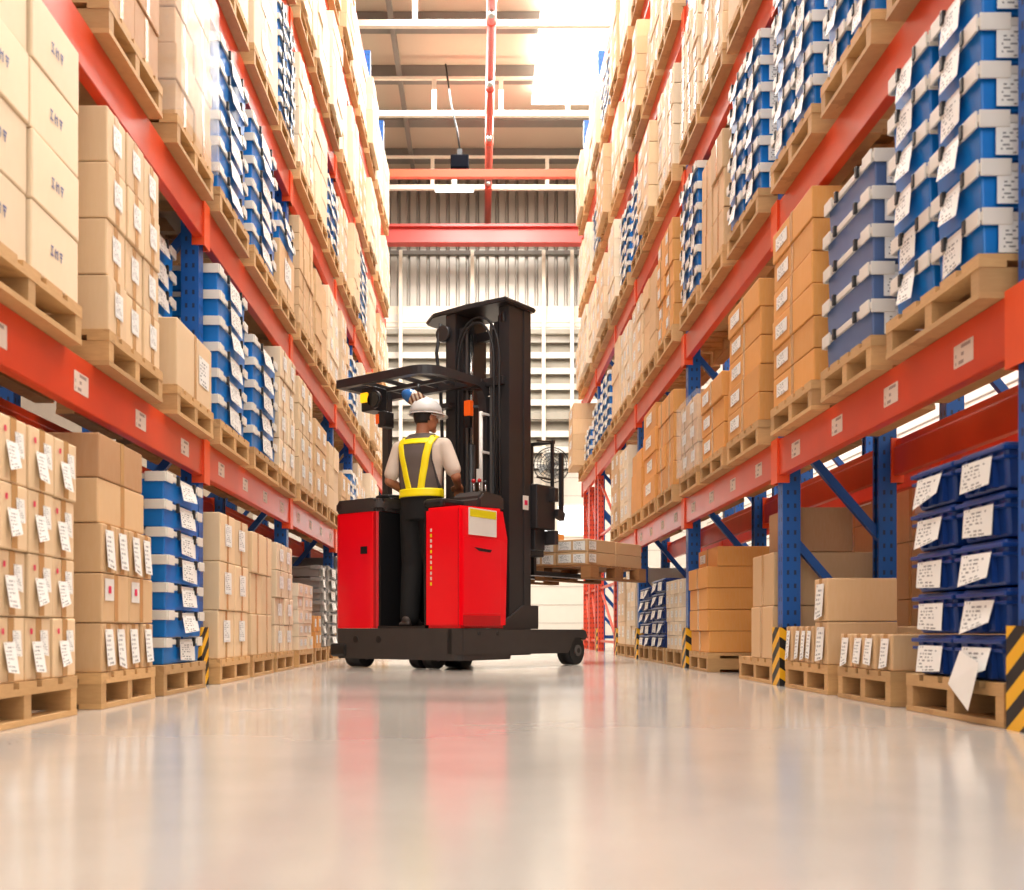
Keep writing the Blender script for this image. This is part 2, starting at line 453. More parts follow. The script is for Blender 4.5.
guard = MB().box(-.075, -.067, -.075, .075, 0, .33, 'hazard').box(-.067, .0, -.076, -.068, 0, .33, 'hazard').box(-.067, .0, .068, .076, 0, .33, 'hazard').mesh('post_guard')

def rack_frame(side, X0, X1, z, label, kind='post', h=TOPZ, grp='rack frames'):
    """X0 front (aisle) post, X1 rear post; sign is the side"""
    sx = 1 if side > 0 else -1
    t = empty('rack_frame', (sx*X0, z, 0), label=label, category='rack frame', group=grp)
    d = (X1-X0)*sx
    link('upright', get_post(kind, h), t, (sx*.05, 0, 0), (0, 0, 0 if sx > 0 else math.pi))
    link('upright', get_post(kind, h), t, (d-sx*.05, 0, 0), (0, 0, math.pi if sx > 0 else 0))
    link('base_plate', foot, t, (sx*.05, 0, 0)); link('base_plate', foot, t, (d-sx*.05, 0, 0))
    zz = .25; up = True; first = True
    bm_ = 'brace' if kind == 'post' else 'postred'
    link('horizontal_brace', MB().bar((sx*.07, 0, .2), (d-sx*.07, 0, .2), .035, .035, bm_).mesh('brace'), t)
    while zz+.55 < h:
        a, b = (sx*.07, d-sx*.07) if up else (d-sx*.07, sx*.07)
        link('diagonal_brace', MB().bar((a if not up else b, 0, zz), (b if not up else a, 0, zz+.58), .04, .045, bm_).mesh('brace'), t)
        zz += .58; up = not up
    return t

XL0, XL1, XR0, XR1 = 1.58, 2.2, 1.70, 2.34
connm = {}
def beam(side, x, z0, z1, lev, label, front, stick=0):
    L = z1-z0-.1
    t = empty('rack_beam', (x, z0+.05, LV[lev]-.2), label=label, category='rack beam', group='rack beams')
    sx = 1 if side > 0 else -1
    key = ('b', round(L, 3))
    if key not in connm:
        connm[key] = MB().prism([(-.025, 0), (.025, 0), (.025, .15), (.008, .165), (.008, .2), (-.025, .2)], 'y', 0, L, 'beam', .003).mesh('beam_section')
        connm['c'] = MB().box(-.035, .035, 0, .012, -.04, .21, 'conn').box(-.036, -.03, -.055, .012, -.04, .21, 'conn').mesh('connector')
        connm['d'] = MB().box(-.035, .035, -.012, 0, -.04, .21, 'conn').box(-.036, -.03, -.012, .055, -.04, .21, 'conn').mesh('connector')
    flip = (1 if sx > 0 else -1) if front else (-1 if sx > 0 else 1)
    s = link('beam_section', connm[key], t)
    c1 = link('connector', connm['c'], t); c2 = link('connector', connm['d'], t, (0, L, 0))
    if flip < 0:
        for o in (s, c1, c2): o.scale = (-1, 1, 1)
    if stick:
        for k in range(stick):
            yy = L*(k+.5)/stick-.08
            xx = -.0262 if sx > 0 else .0262
            q = [(xx, yy+.15, .055), (xx, yy, .055), (xx, yy, .135), (xx, yy+.15, .135)]
            if sx < 0: q = [(xx, yy, .055), (xx, yy+.15, .055), (xx, yy+.15, .135), (xx, yy, .135)]
            link('location_sticker', MB().poly(q, 'barcode').mesh('sticker'), t)
    return t

for side, sn, X0, X1 in ((-1, 'left', XL0, XL1), (1, 'right', XR0, XR1)):
    FRS = [.6, 3.0]+FR[2:] if side < 0 else FR
    for i, z in enumerate(FRS):
        rack_frame(side, X0, X1, z, 'blue perforated rack frame of %s rack, %s from camera end' % (sn, ORD[i]))
        if i > 0 and not (side < 0 and i > 6):
            g = link('post_guard', guard, loc=(side*(X0+.05), z, 0), rot=(0, 0, 0 if side > 0 else math.pi), group='upright guards',
                     label='yellow and black striped guard at foot of %s blue upright, %s rack' % (ORD[i], sn), category='guard')
    for i, (a, b) in enumerate(zip(FRS, FRS[1:])):
        for lev in range(1, 7):
            if not seen_h(b, LV[lev]-.2): continue
            if side > 0 and a >= 13.1 and lev == 1: continue
            st = 4 if (lev == 1 and b < 12) else 0
            beam(side, side*(X0+.0), a, b, lev, 'orange beam along aisle, %s rack %s, %s bay from camera' % (sn, LN[lev], ORD[i]), True, st)
            beam(side, side*(X1-.0), a, b, lev, 'rear orange beam of %s rack %s, %s bay from camera' % (sn, LN[lev], ORD[i]), False)
# second rack row standing back to back (seen through the lower bays)
for side, sn in ((1, 'right'), (-1, 'left')):
    for i, z in enumerate(FR[:6]):
        rack_frame(side, 2.62, 3.25, z, 'blue rack frame in the rear row behind %s rack, %s from camera' % (sn, ORD[i]), grp='rear rack frames', h=5.2)
    for i, (a, b) in enumerate(zip(FR[:6], FR[1:6])):
        for lev in (1, 2, 3):
            beam(side, side*2.62, a, b, lev, 'orange beam in row behind %s rack, %s, %s bay' % (sn, LN[lev], ORD[i]), True)
# orange tie beam across the aisle at the rack ends
t = empty('tie_beam', (0, 17.4, 7.72), label='orange tie beam spanning the aisle between the far rack ends', category='beam')
link('beam_section', MB().box(-1.56, 1.68, -.05, .05, 0, .13, 'conn', .004).mesh('tie'), t)
for x in (-1.6, 1.72): link('end_plate', MB().box(x-.04, x+.04, -.055, .055, -.04, .17, 'conn').mesh('end_plate'), t)
# red lattice guards at the far end, right of the aisle
for i, (a, b) in enumerate(((13.3, 15.1), (15.5, 16.3), (16.45, 17.2))):
    t = empty('lattice_frame', (1.72, a, 0), label='red steel lattice frame under the far right rack, %s of three' % ords[i], category='lattice frame', group='red lattice frames')
    L = b-a
    for y in (0, L): link('post', MB().box(-.04, .04, y-.04, y+.04, 0, 2.5, 'postred').mesh('post'), t)
    z = .15
    while z < 2.3:
        link('crossbar', MB().bar((0, 0, z), (0, L, z), .03, .03, 'postred').mesh('crossbar'), t)
        link('diagonal', MB().bar((0, 0, z), (0, L, min(2.45, z+.75)), .03, .03, 'postred').mesh('diagonal'), t)
        z += .75

# ------------------------------------------------------------------ pallets
PH = .144
def pallet_meshes(L, D):
    """L along aisle (y), D deep (x). origin at centre base"""
    t = MB(); n = 5
    bw = L/ n*.8
    for k in range(n):
        y = -L/2+bw/2+k*(L-bw)/(n-1); t.box(-D/2, D/2, y-bw/2, y+bw/2, .122, PH, 'wood')
    for x in (-D/2+.045, 0, D/2-.045): t.box(x-.045, x+.045, -L/2, L/2, .1, .1219, 'wood')
    b = MB()
    for x in (-D/2+.045, 0, D/2-.045): b.box(x-.045, x+.045, -L/2, L/2, 0, .02, 'wood')
    st = MB()
    st.box(-D/2+.002, D/2-.002, -.028, .028, .0201, .0999, 'wood')
    return t.mesh('top_deck'), b.mesh('bottom_deck'), st.mesh('stringer')
PMESH = {}
def pallet(x, z, h, L, D, label, parts, dark=False, rz=0, cat='pallet'):
    key = (round(L, 2), round(D, 2))
    if key not in PMESH: PMESH[key] = pallet_meshes(*key)
    t, b, st = PMESH[key]; L, D = key
    if parts:
        r = empty('wooden_pallet', (x, z, h), rz, label=label, category=cat, group='wooden pallets')
        link('top_deck', t, r); link('bottom_deck', b, r)
        for y in (-L/2+.031, 0, L/2-.031): link('stringer', st, r, (0, y, 0))
    else:
        k2 = (key, 'one')
        if k2 not in PMESH:
            m = MB(); n = 5; bw = L/n*.8
            for k in range(n):
                y = -L/2+bw/2+k*(L-bw)/(n-1); m.box(-D/2, D/2, y-bw/2, y+bw/2, .118, PH, 'wood')
            for xx in (-D/2+.045, D/2-.045):
                m.box(xx-.045, xx+.045, -L/2, L/2, 0, .02, 'wood')
                for y in (-L/2+.031, 0, L/2-.031): m.box(xx-.044, xx+.044, y-.03, y+.03, .02, .118, 'wood')
            PMESH[k2] = m.mesh('pallet')
        r = link('wooden_pallet', PMESH[k2], loc=(x, z, h), rot=(0, 0, rz), label=label, category=cat, group='wooden pallets')
    return r

# ------------------------------------------------------------------ goods
ITEMS = []   # (kind, dims, colour, loc, rz, label, style, side)
def rowname(r, n):
    if n == 1: return 'only layer'
    if r == n-1: return 'top layer'
    if r == 0: return 'bottom layer'
    return ORD[r]+' layer up'
def colname(c, n):
    if n == 1: return None
    if c == 0: return 'nearest column'
    if c == n-1: return 'farthest column'
    return ('middle column' if n == 3 else ORD[c]+' column')
CW = dict(cream='cream', pale='pale tan', tan='tan', brown='brown', orange='orange-brown')

def stack(side, lev, slot, z0, z1, X, spec):
    """spec: kind, n along aisle, rows, h, colour, style, optional dict"""
    kind, n, rows, h, colr, style = spec[:6]; opt = spec[6] if len(spec) > 6 else {}
    D = opt.get('D', .56); dx = opt.get('dx', 0); base = LV[lev]+PH+.002+opt.get('z', 0)
    z0 += opt.get('a', 0); z1 -= opt.get('b', 0)
    w = (z1-z0)/n; side_n = 'left' if side < 0 else 'right'
    where = '%s pallet, %s rack %s' % (ORD[slot], side_n, LN[lev])
    pre = opt.get('pre', '')
    for r in range(rows):
        for c in range(n):
            if opt.get('skip') and (r, c) in opt['skip']: continue
            jx = R.uniform(-.008, .008); jz = R.uniform(-.002, .002)
            rz = R.uniform(-.009, .009)*(.4 if kind != 'C' else 1)
            x = side*(X+D/2+dx+.01)+jx; z = z0+w*(c+.5)+jz
            g = .014 if kind == 'C' else .026
            dims = (round(D, 3), round(w-g, 3), h-.003)
            cn = colname(c, n)
            if kind == 'C': nm = ('labelled ' if style in 'LSH' else '')+CW[colr]+' carton'
            elif kind == 'B': nm = 'white-rimmed blue crate' if colr != 'bluegrey' else 'white-rimmed grey-blue crate'
            elif kind == 'T': nm = 'navy tote with paper tag'
            else: nm = 'grey crate'
            lab = nm+', '+((pre.strip()+' layer') if pre and rows == 1 else pre+rowname(r, rows))+(', '+cn if cn else '')+', '+where
            ITEMS.append(dict(kind=kind, dims=dims, col=colr, loc=(x, z, base+r*h), rz=rz, label=lab, style=style, side=side, top=(r == rows-1)))

# --- geometry of each kind
CM = {}
def carton_mesh(dims, colr):
    k = ('c', dims, colr)
    if k not in CM:
        D, W, H = dims
        m = MB().box(-D/2, D/2, -W/2, W/2, 0, H, colr, min(.006, H*.04)); CM[k] = m.mesh('carton')
    return CM[k]
def tape_mesh(dims, side, style):
    k = ('t', dims, side, style)
    if k not in CM:
        D, W, H = dims; m = MB(); e = .0015
        tw = .022
        xf = -side*(D/2+e)
        m.box(min(xf, xf*.997), max(xf, xf*.997), -tw, tw, .004, H-.002, 'tape')
        m.box(-D/2, D/2, -tw, tw, H, H+e, 'tape')
        CM[k] = m.mesh('packing_tape')
    return CM[k]
def label_mesh(dims, side, style, var):
    k = ('l', dims, side, style, var)
    if k in CM: return CM[k]
    D, W, H = dims; m = MB(); x = -side*(D/2+.003); rr = random.Random(hash(('a', var)) % 999 if False else var*13+5)
    def quad(y0, y1, z0, z1, mat, sk=0, out=0):
        # y0..y1 in local metres; printed side faces aisle
        xb = x-side*out
        if side > 0: m.poly([(xb, y1, z0+sk), (xb, y0, z0), (x, y0, z1), (x, y1, z1)], mat)
        else: m.poly([(xb, y0, z0), (xb, y1, z0+sk), (x, y1, z1), (x, y0, z1)], mat)
    if style == 'H':     # two overlapping hanging sheets and red dot
        quad(W*.04, W*.34, H*.42, H*.80, 'sheet', rr.uniform(-.01, .01), .004)
        a = rr.uniform(-.03, .03)
        x -= side*.002
        quad(-W*.3, W*.1, H*(.16+a), H*.62, 'sheet2', rr.uniform(-.03, .03)*.8, .016)
        quad(-W*.36, -W*.28, H*.74, H*.83, 'dot')
    elif style == 'L':
        quad(-W*.2, W*.24, H*.34, H*.8, 'sheet', 0, .001)
    elif style == 'S':   # tall hanging tag covering most of the face
        quad(-W*.3, W*.3, H*.12, H*.88, 'sheet2', rr.uniform(-.02, .02), .012)
    elif style == 'P':   # printed marks
        for q_ in range(3):
            a0 = -.055+q_*.04; zc = H*.5
            for (y0, y1, z0, z1) in (((0, .026, -.018, -.012), (.010, .016, -.012, .012), (.002, .024, .012, .018)), ((0, .006, -.018, .018), (.018, .024, -.018, .018), (.006, .018, .004, .010)), ((0, .026, .010, .018), (.004, .022, -.002, .006), (.010, .016, -.018, -.004)))[q_]:
                quad(a0+y0, a0+y1, zc+z0, zc+z1, 'ink')
    elif style == 'E':   # label at one side low
        quad(W*.1, W*.4, H*.3, H*.75, 'sheet2')
    elif style == 'D':
        quad(-W*.42, -W*.1, H*.45, H*.9, 'white'); x -= side*.002; quad(-W*.31, -W*.21, H*.6, H*.75, 'dot')
    CM[k] = m.mesh('paper_label'); return CM[k]

def crate_meshes(dims, colr, side):
    k = ('cr', dims, colr, side)
    if k not in CM:
        D, W, H = dims
        b = MB().box(-D/2+.012, D/2-.012, -W/2+.012, W/2-.012, 0, H*.93, colr, .006, taper=.02)
        r = MB(); t = .028; z0, z1 = H*.74, H*.93; RM = 'greyp' if colr == 'greyp' else 'rim'
        # rim band as a frame, with raised corner lugs
        r.box(-D/2, -D/2+.014, -W/2, W/2, z0, z1, RM, .003); r.box(D/2-.014, D/2, -W/2, W/2, z0, z1, RM, .003)
        r.box(-D/2+.014, D/2-.014, -W/2, -W/2+.014, z0, z1, RM, .003); r.box(-D/2+.014, D/2-.014, W/2-.014, W/2, z0, z1, RM, .003)
        for sx in (-1, 1):
            for sy in (-1, 1):
                cx = sx*(D/2-.052); cy = sy*(W/2-.052)
                r.box(cx-.05, cx+.05, sy*(W/2+.002)-.006, sy*(W/2+.002)+.002, H*.64, H, RM, .002)
                r.box(sx*(D/2+.002)-.006, sx*(D/2+.002)+.002, cy-.05, cy+.05, H*.64, H, RM, .002)
        c = MB().box(-.010, .006, -.011, .011, -.035, .012, 'black', .003)
        CM[k] = (b.mesh('body'), r.mesh('rim'), c.mesh('clip'))
    return CM[k]
def crate_one(dims, colr):
    k = ('cro', dims, colr)
    if k not in CM:
        D, W, H = dims
        b = MB().box(-D/2+.008, D/2-.008, -W/2+.008, W/2-.008, 0, H*.93, colr)
        b.box(-D/2, D/2, -W/2, W/2, H*.70, H*.98, 'rim' if colr != 'greyp' else 'greyp')
        CM[k] = b.mesh('crate')
    return CM[k]
def tote_meshes(dims):
    k = ('to', dims)
    if k not in CM:
        D, W, H = dims
        b = MB().box(-D/2+.015, D/2-.015, -W/2+.015, W/2-.015, 0, H*.98, 'navy', .012, taper=.05)
        for y in (-.25, 0, .25): b.box(-D/2+.006, D/2-.006, y*W-.012, y*W+.012, .01, H*.8, 'navy')
        r = MB().box(-D/2, D/2, -W/2, W/2, H*.80, H*.9, 'navy', .004).box(-D/2+.004, D/2-.004, -W/2+.004, W/2-.004, H*.62, H*.70, 'navy', .003)
        CM[k] = (b.mesh('body'), r.mesh('rim'))
    return CM[k]

def build_item(it, i, detail):
    D, W, H = it['dims']; side = it['side']; rot = (0, 0, it['rz']); p = dict(label=it['label'], loc=it['loc'], rot=rot)
    k = it['kind']
    if k == 'C':
        o = link('carton', carton_mesh(it['dims'], it['col']), category='carton', group='cartons on the racks', **p)
        if detail:
            if it['style'] != 'P': link('packing_tape', tape_mesh(it['dims'], side, 0), o)
            if it['style'] in 'HLSPED': link('printed_mark' if it['style'] == 'P' else 'paper_label', label_mesh(it['dims'], side, it['style'], i % 4), o)
        elif it['style'] in 'LSH': link('paper_label', label_mesh(it['dims'], side, it['style'], 0), o)
    elif k in ('B', 'G'):
        colr = it['col']
        o = empty('storage_crate', p['loc'], it['rz'], label=p['label'], category='crate', group='crates on the racks')
        b, r, c = crate_meshes(it['dims'], colr, side)
        link('body', b, o)
        rim = link('rim', r, o)
        if k == 'B' and detail:
            for y in (-.22, .22): link('clip', c, o, (-side*(D/2+.004), y*W, H*.9), (0, 0, 0 if side > 0 else math.pi))
        if it['style'] in 'LS':
            lm = label_mesh((D+.006, W, H*.9), side, 'Lc', 0) if False else None
            kk = ('cl', it['dims'], side, i % 3)
            if kk not in CM:
                m = MB(); x = -side*(D/2+.004); xo = x-side*(.004+.006*(i % 3)); y0, y1 = (-W*.15, W*.25)
                sk = (i % 3-1)*.012
                q = [(xo, y0, H*.14), (xo, y1, H*.14+sk), (x, y1, H*.82), (x, y0, H*.82)]
                if side > 0: q = [q[1], q[0], q[3], q[2]]
                m.poly(q, 'sheet2'); CM[kk] = m.mesh('paper_label')
            if colr != 'bluegrey': link('paper_label', CM[kk], o)
            if it['style'] == 'S':   # card holder on the end facing the camera
                kk = ('ce', it['dims'])
                if kk not in CM:
                    m = MB(); y = -W/2-.004
                    m.poly([(-D*.40, y, H*.06), (-D*.04, y, H*.06), (-D*.04, y, H*.72), (-D*.40, y, H*.72)], 'sheet2'); CM[kk] = m.mesh('end_card')
                link('end_card', CM[kk], o)
    elif k == 'T':
        o = empty('tote_box', p['loc'], it['rz'], label=p['label'], category='tote', group='totes on the racks')
        b, r = tote_meshes(it['dims']); link('body', b, o); link('rim', r, o)
        kk = ('tl', it['dims'], side, i % 4)
        if kk not in CM:
            m = MB(); x = -side*(D/2+.003); q0 = (i % 4)*.012
            xo = x-side*(.006+q0*.4); y0, y1 = -W*.32, W*.28
            q = [(xo, y0, H*.06+q0*.8), (xo, y1, H*.10-q0*.5), (x, y1, H*.72), (x, y0, H*.72)]
            if side > 0: q = [q[1], q[0], q[3], q[2]]
            m.poly(q, 'sheet2'); CM[kk] = m.mesh('paper_tag')
        link('paper_tag', CM[kk], o)
    return o

# slots: (start,end) along the aisle
SL = [(3.05, 3.92), (4.2, 4.9), (5.03, 5.8), (6.12, 6.92), (7.0, 7.72), (7.82, 8.55), (8.78, 9.55), (9.65, 10.4), (10.5, 11.25), (11.5, 12.22), (12.32, 13.02), (13.22, 14.1), (14.25, 15.15), (15.42, 16.3), (16.4, 17.25)]
SR = [(3.40, 4.18), (4.34, 4.98), (5.12, 5.84), (6.1, 6.88), (7.0, 7.72), (7.82, 8.52), (8.82, 9.6), (9.7, 10.45), (10.52, 11.25), (11.5, 12.22), (12.32, 13.02), (13.22, 14.1), (14.25, 15.15), (15.42, 16.3), (16.4, 17.25)]
SLS = [(3.09, 3.97), (4.26, 4.98), (5.22, 5.93), (6.08, 6.85), (7.0, 7.85), (7.93, 8.6)]+SL[6:]
SL[0] = (3.09, 3.95)
XLF, XRF, XRG = 1.49, 1.60, 1.68

E = {}
# ---- left rack
E[-1, 0] = {0: [('C', 4, 4, .215, 'pale', 'H', dict(b=-.03))],
  1: [('C', 4, 1, .20, 'tan', 'S', dict(pre='base ')), ('C', 2, 1, .20, 'tan', 'D', dict(z=.20, pre='second level ')), ('C', 4, 1, .20, 'tan', 'S', dict(z=.40, pre='third level ')),
      ('C', 1, 1, .18, 'tan', 'N', dict(z=.60, b=.1, pre='fourth level ')), ('C', 1, 1, .18, 'brown', 'N', dict(z=.78, b=.12, pre='uppermost '))],
  2: [('B', 1, 7, .134, 'blue', 'L', dict(a=.06))],
  3: [('C', 2, 3, .285, 'pale', 'L')], 4: [('C', 2, 3, .275, 'pale', 'N'), ], 5: [('C', 2, 4, .205, 'cream', 'L')],
  6: [('C', 3, 5, .112, 'cream', 'S')], 7: [('C', 2, 2, .15, 'orange', 'L', dict(b=.35)), ('G', 1, 7, .112, 'greyp', 'L', dict(a=.4))], 8: [('G', 1, 7, .115, 'greyp', 'L')],
  9: [('G', 1, 8, .12, 'greyp', 'L')]}
E[-1, 1] = {0: [('C', 2, 4, .236, 'cream', 'P')], 1: [('C', 3, 4, .228, 'pale', 'L')],
  2: [('C', 1, 1, .34, 'pale', 'E', dict(pre='lower ')), ('B', 1, 4, .14, 'blue', 'L', dict(z=.34, D=.36, dx=.2))],
  3: [('B', 1, 6, .15, 'blue', 'L')], 4: [('B', 1, 5, .15, 'blue', 'L')], 5: [('C', 2, 4, .23, 'cream', 'L')],
  6: [('C', 2, 4, .225, 'pale', 'L')], 7: [('C', 2, 3, .24, 'tan', 'L')], 8: [('C', 2, 3, .22, 'pale', 'N')], 9: [('C', 2, 2, .25, 'tan', 'L')]}
E[-1, 2] = {1: [('C', 2, 4, .225, 'brown', 'N')], 2: [('C', 2, 5, .18, 'tan', 'N')], 3: [('B', 1, 6, .15, 'blue', 'L')], 4: [('B', 1, 6, .15, 'blue', 'L')],
  5: [('C', 1, 1, .4, 'tan', 'L'), ('B', 1, 2, .13, 'blue', 'L', dict(z=.4))], 6: [('C', 2, 6, .15, 'tan', 'N')], 7: [('C', 2, 5, .15, 'tan', 'N')], 8: [('C', 2, 4, .22, 'cream', 'L')]}
E[-1, 3] = {3: [('C', 1, 3, .3, 'cream', 'L')], 4: [('C', 1, 3, .3, 'cream', 'L')], 5: [('B', 2, 7, .125, 'blue', 'L')], 6: [('C', 2, 4, .23, 'cream', 'L')], 7: [('C', 2, 4, .22, 'cream', 'N')]}
# ---- right rack
E[1, 0] = {0: [('T', 2, 5, .158, 'navy', 'L')], 1: [('C', 4, 1, .155, 'tan', 'S')],
  2: [('C', 4, 1, .19, 'tan', 'S', dict(a=.23, pre='low ')), ('C', 1, 2, .212, 'tan', 'S', dict(D=.34, b=.49, pre='near '))],
  3: [('C', 1, 2, .31, 'tan', 'N', dict(b=.28, D=.6)), ('C', 1, 1, .26, 'brown', 'D', dict(b=.28, D=.36, dx=.1, z=.62, pre='uppermost '))], 4: [], 5: [('C', 1, 3, .16, 'orange', 'N', dict(D=.6)), ('C', 1, 1, .16, 'orange', 'N', dict(D=.6, dx=-.02, z=.48, pre='fourth ')), ('C', 1, 1, .15, 'orange', 'E', dict(D=.5, dx=.06, z=.64, pre='uppermost '))],
  6: [('C', 4, 5, .12, 'cream', 'S')], 7: [('T', 2, 5, .13, 'navy', 'L')], 8: [('T', 2, 5, .12, 'navy', 'L')], 9: [('C', 2, 4, .21, 'cream', 'S')], 10: [('C', 2, 3, .26, 'pale', 'S')]}
E[1, 1] = {0: [('B', 2, 6, .157, 'blue', 'S')], 1: [('B', 1, 5, .155, 'bluegrey', 'S')], 2: [('C', 1, 6, .158, 'orange', 'E')], 3: [('C', 1, 5, .165, 'orange', 'E')],
  4: [('C', 1, 3, .17, 'orange', 'E')], 5: [('C', 2, 3, .18, 'tan', 'L')], 6: [('C', 2, 4, .2, 'orange', 'N')], 7: [('C', 1, 4, .22, 'orange', 'L')], 8: [('C', 2, 3, .2, 'orange', 'N')],
  9: [('C', 2, 4, .2, 'cream', 'L')], 10: [('C', 2, 4, .22, 'tan', 'E')]}
E[1, 2] = {1: [('B', 2, 6, .155, 'blue', 'S')], 2: [('B', 2, 6, .155, 'blue', 'S')], 3: [('B', 2, 6, .155, 'blue', 'S')], 4: [('C', 2, 3, .26, 'tan', 'N')], 5: [('B', 2, 6, .155, 'blue', 'S')],
  6: [('C', 2, 5, .18, 'orange', 'E')], 7: [('C', 2, 4, .2, 'tan', 'E')], 8: [('C', 2, 4, .2, 'pale', 'L')], 11: [('B', 2, 5, .14, 'blue', 'L')], 12: [('B', 2, 4, .14, 'blue', 'L')], 13: [('B', 2, 3, .14, 'blue', 'L')], 14: [('C', 1, 4, .24, 'tan', 'L', dict(dx=-.17))]}
E[1, 3] = {3: [('C', 1, 4, .22, 'tan', 'N')], 4: [('C', 2, 4, .22, 'pale', 'L')], 5: [('C', 3, 5, .17, 'cream', 'L')], 6: [('C', 3, 5, .17, 'cream', 'L')], 8: [('B', 2, 6, .13, 'blue', 'L')], 9: [('B', 2, 6, .13, 'blue', 'L')]}
def default(side, lev, s):
    q = R.random(); colr = R.choice(['cream', 'cream', 'pale', 'pale', 'tan'])
    if q < .12: return [('B', 2, R.choice([5, 6, 7]), .13, 'blue', 'L')]
    n = R.choice([2, 2, 3]); rows = R.choice([3, 4, 4, 5]); h = R.uniform(.78, .94)/rows
    return [('C', n, rows, round(h, 3), colr, R.choice('LLNE'), dict(dx=round(R.uniform(-.07, .03), 3), skip={(rows-1, c) for c in range(n) if R.random() < .18}))]

for side, sn, SLOT in ((-1, 'left', SL), (1, 'right', SR)):
    for lev in range(7):
        SLOT_ = SLS if (side < 0 and lev > 0) else SLOT; no = -1
        for s, (a, b) in enumerate(SLOT_):
            if not seen_h(b, LV[lev]): continue
            if (side > 0 and lev <= 1 and s >= 11) or (lev == 6 and s >= 11): continue
            if E.get((side, lev), {}).get(s) == []: continue
            no += 1
            X = XLF if side < 0 else (XRG if lev == 0 else XRF)
            if side < 0 and lev == 0: X = 1.5
            D = .60
            pallet(side*(X+D/2), (a+b)/2, LV[lev]+.001, b-a, D, 'wooden pallet, %s from camera, %s rack %s' % (ORD[no], sn, LN[lev]), b < 9.6)
            for sp in E.get((side, lev), {}).get(s) or default(side, lev, s):
                stack(side, lev, no, a+.01, b-.01, X, sp)
# rear row goods behind right rack
for s, (z, w, h, rows, colr) in enumerate(((5.3, .8, .3, 3, 'brown'), (6.6, .7, .36, 3, 'tan'), (7.6, .8, .3, 4, 'brown'), (9.3, .9, .3, 3, 'tan'), (10.6, .8, .3, 3, 'brown'), (12.2, .9, .3, 3, 'tan'))):
    pallet(2.95, z, .001, w, .6, 'wooden pallet in the row behind right rack, %s from camera' % ORD[s], False)
    for r in range(rows):
        ITEMS.append(dict(kind='C', dims=(.52, w-.05, h-.003), col=colr, loc=(2.94, z, PH+.003+r*h), rz=R.uniform(-.03, .03), side=1, style='D' if r == rows-1 else 'N', top=False,
                          label='large %s carton, %s, %s pallet in row behind right rack' % (colr, rowname(r, rows), ORD[s])))

LIM = dict(C=300, B=290, G=100, T=100)
def vis(it):
    x, y, z = it['loc']; return (z-CAMH)*1060/(y+.3) < 640 and abs(x/(y+.45))*1060 < 560
def apparent(it):
    D, W, H = it['dims']; x, y, z = it['loc']; return -(H*W)/(y*y)*abs(x)/y
byk = {}
for it in ITEMS:
    if vis(it): byk.setdefault('G' if it['kind'] == 'G' else it['kind'], []).append(it)
far = {}
seen_labels = {}
cnt = 0
for k, lst in byk.items():
    lst.sort(key=apparent)
    for i, it in enumerate(lst):
        if i < LIM[k]:
            build_item(it, cnt, it['loc'][1] < 9.5); cnt += 1
        else: far.setdefault(k, []).append(it)
print('counts', {k: len(v) for k, v in byk.items()})
for k, lst in far.items():
    mb = MB()
    for it in lst:
        D, W, H = it['dims']; x, y, z = it['loc']
        if k == 'C':
            mb.box(x-D/2, x+D/2, y-W/2, y+W/2, z, z+H, it['col']+'_i')
            if it['style'] in 'LSHE':
                xx = x-it['side']*(D/2+.003)
                q = [(xx, y-W*.2, z+H*.3), (xx, y+W*.25, z+H*.3), (xx, y+W*.25, z+H*.8), (xx, y-W*.2, z+H*.8)]
                if it['side'] > 0: q = [q[1], q[0], q[3], q[2]]
                mb.poly(q, 'sheet')
        else:
            mb.box(x-D/2+.008, x+D/2-.008, y-W/2+.008, y+W/2-.008, z, z+H*.93, it['col'])
            mb.box(x-D/2, x+D/2, y-W/2, y+W/2, z+H*.7, z+H*.98, 'rim' if it['col'] != 'greyp' else 'greyp')
    nm = {'C': 'far_cartons', 'B': 'far_crates', 'G': 'far_grey_crates', 'T': 'far_totes'}[k]
    link(nm, mb.mesh(nm), kind='stuff', label={'C': 'distant stacked cartons filling the far and high shelves of both racks', 'B': 'distant stacked blue crates on far high shelves of both racks'}.get(k, 'distant stacked crates far along the racks'), category='cartons' if k == 'C' else 'crates')

# special small things on the near pallets
_t0 = [o for o in COL.objects if o.name.startswith('tote_box') and o.get('label', '').find('bottom layer, nearest column, first pallet, right rack') >= 0]
if _t0:
    q_ = link('paper_tag', MB().poly([(-.305, .16, -.02), (-.335, -.06, -.10), (-.32, -.11, .06), (-.29, .10, .10)], 'white').mesh('sheet'), _t0[0]); q_['label'] = 'loose white sheet drooping over the pallet edge'
# stretch film round two wrapped loads
for (x, a, b, lev, h, txt) in ((-1.462, 5.19, 5.944, 2, .93, 'clear stretch wrap around brown cartons, left rack second shelf'), (1.585, 7.79, 8.55, 1, .56, 'clear stretch wrap around tan cartons, right rack first shelf')):
    sx = -1 if x < 0 else 1
    m = MB(); x0, x1 = sorted((x, x+sx*.64)); z0 = LV[lev]+PH+.005
    for q in ([(x0, a), (x0, b)], [(x0, b), (x1, b)], [(x1, b), (x1, a)], [(x1, a), (x0, a)]):
        m.poly([(q[0][0], q[0][1], z0), (q[1][0], q[1][1], z0), (q[1][0], q[1][1], z0+h), (q[0][0], q[0][1], z0+h)], 'film')
    link('stretch_wrap', m.mesh('stretch_wrap'), label=txt, category='wrap')

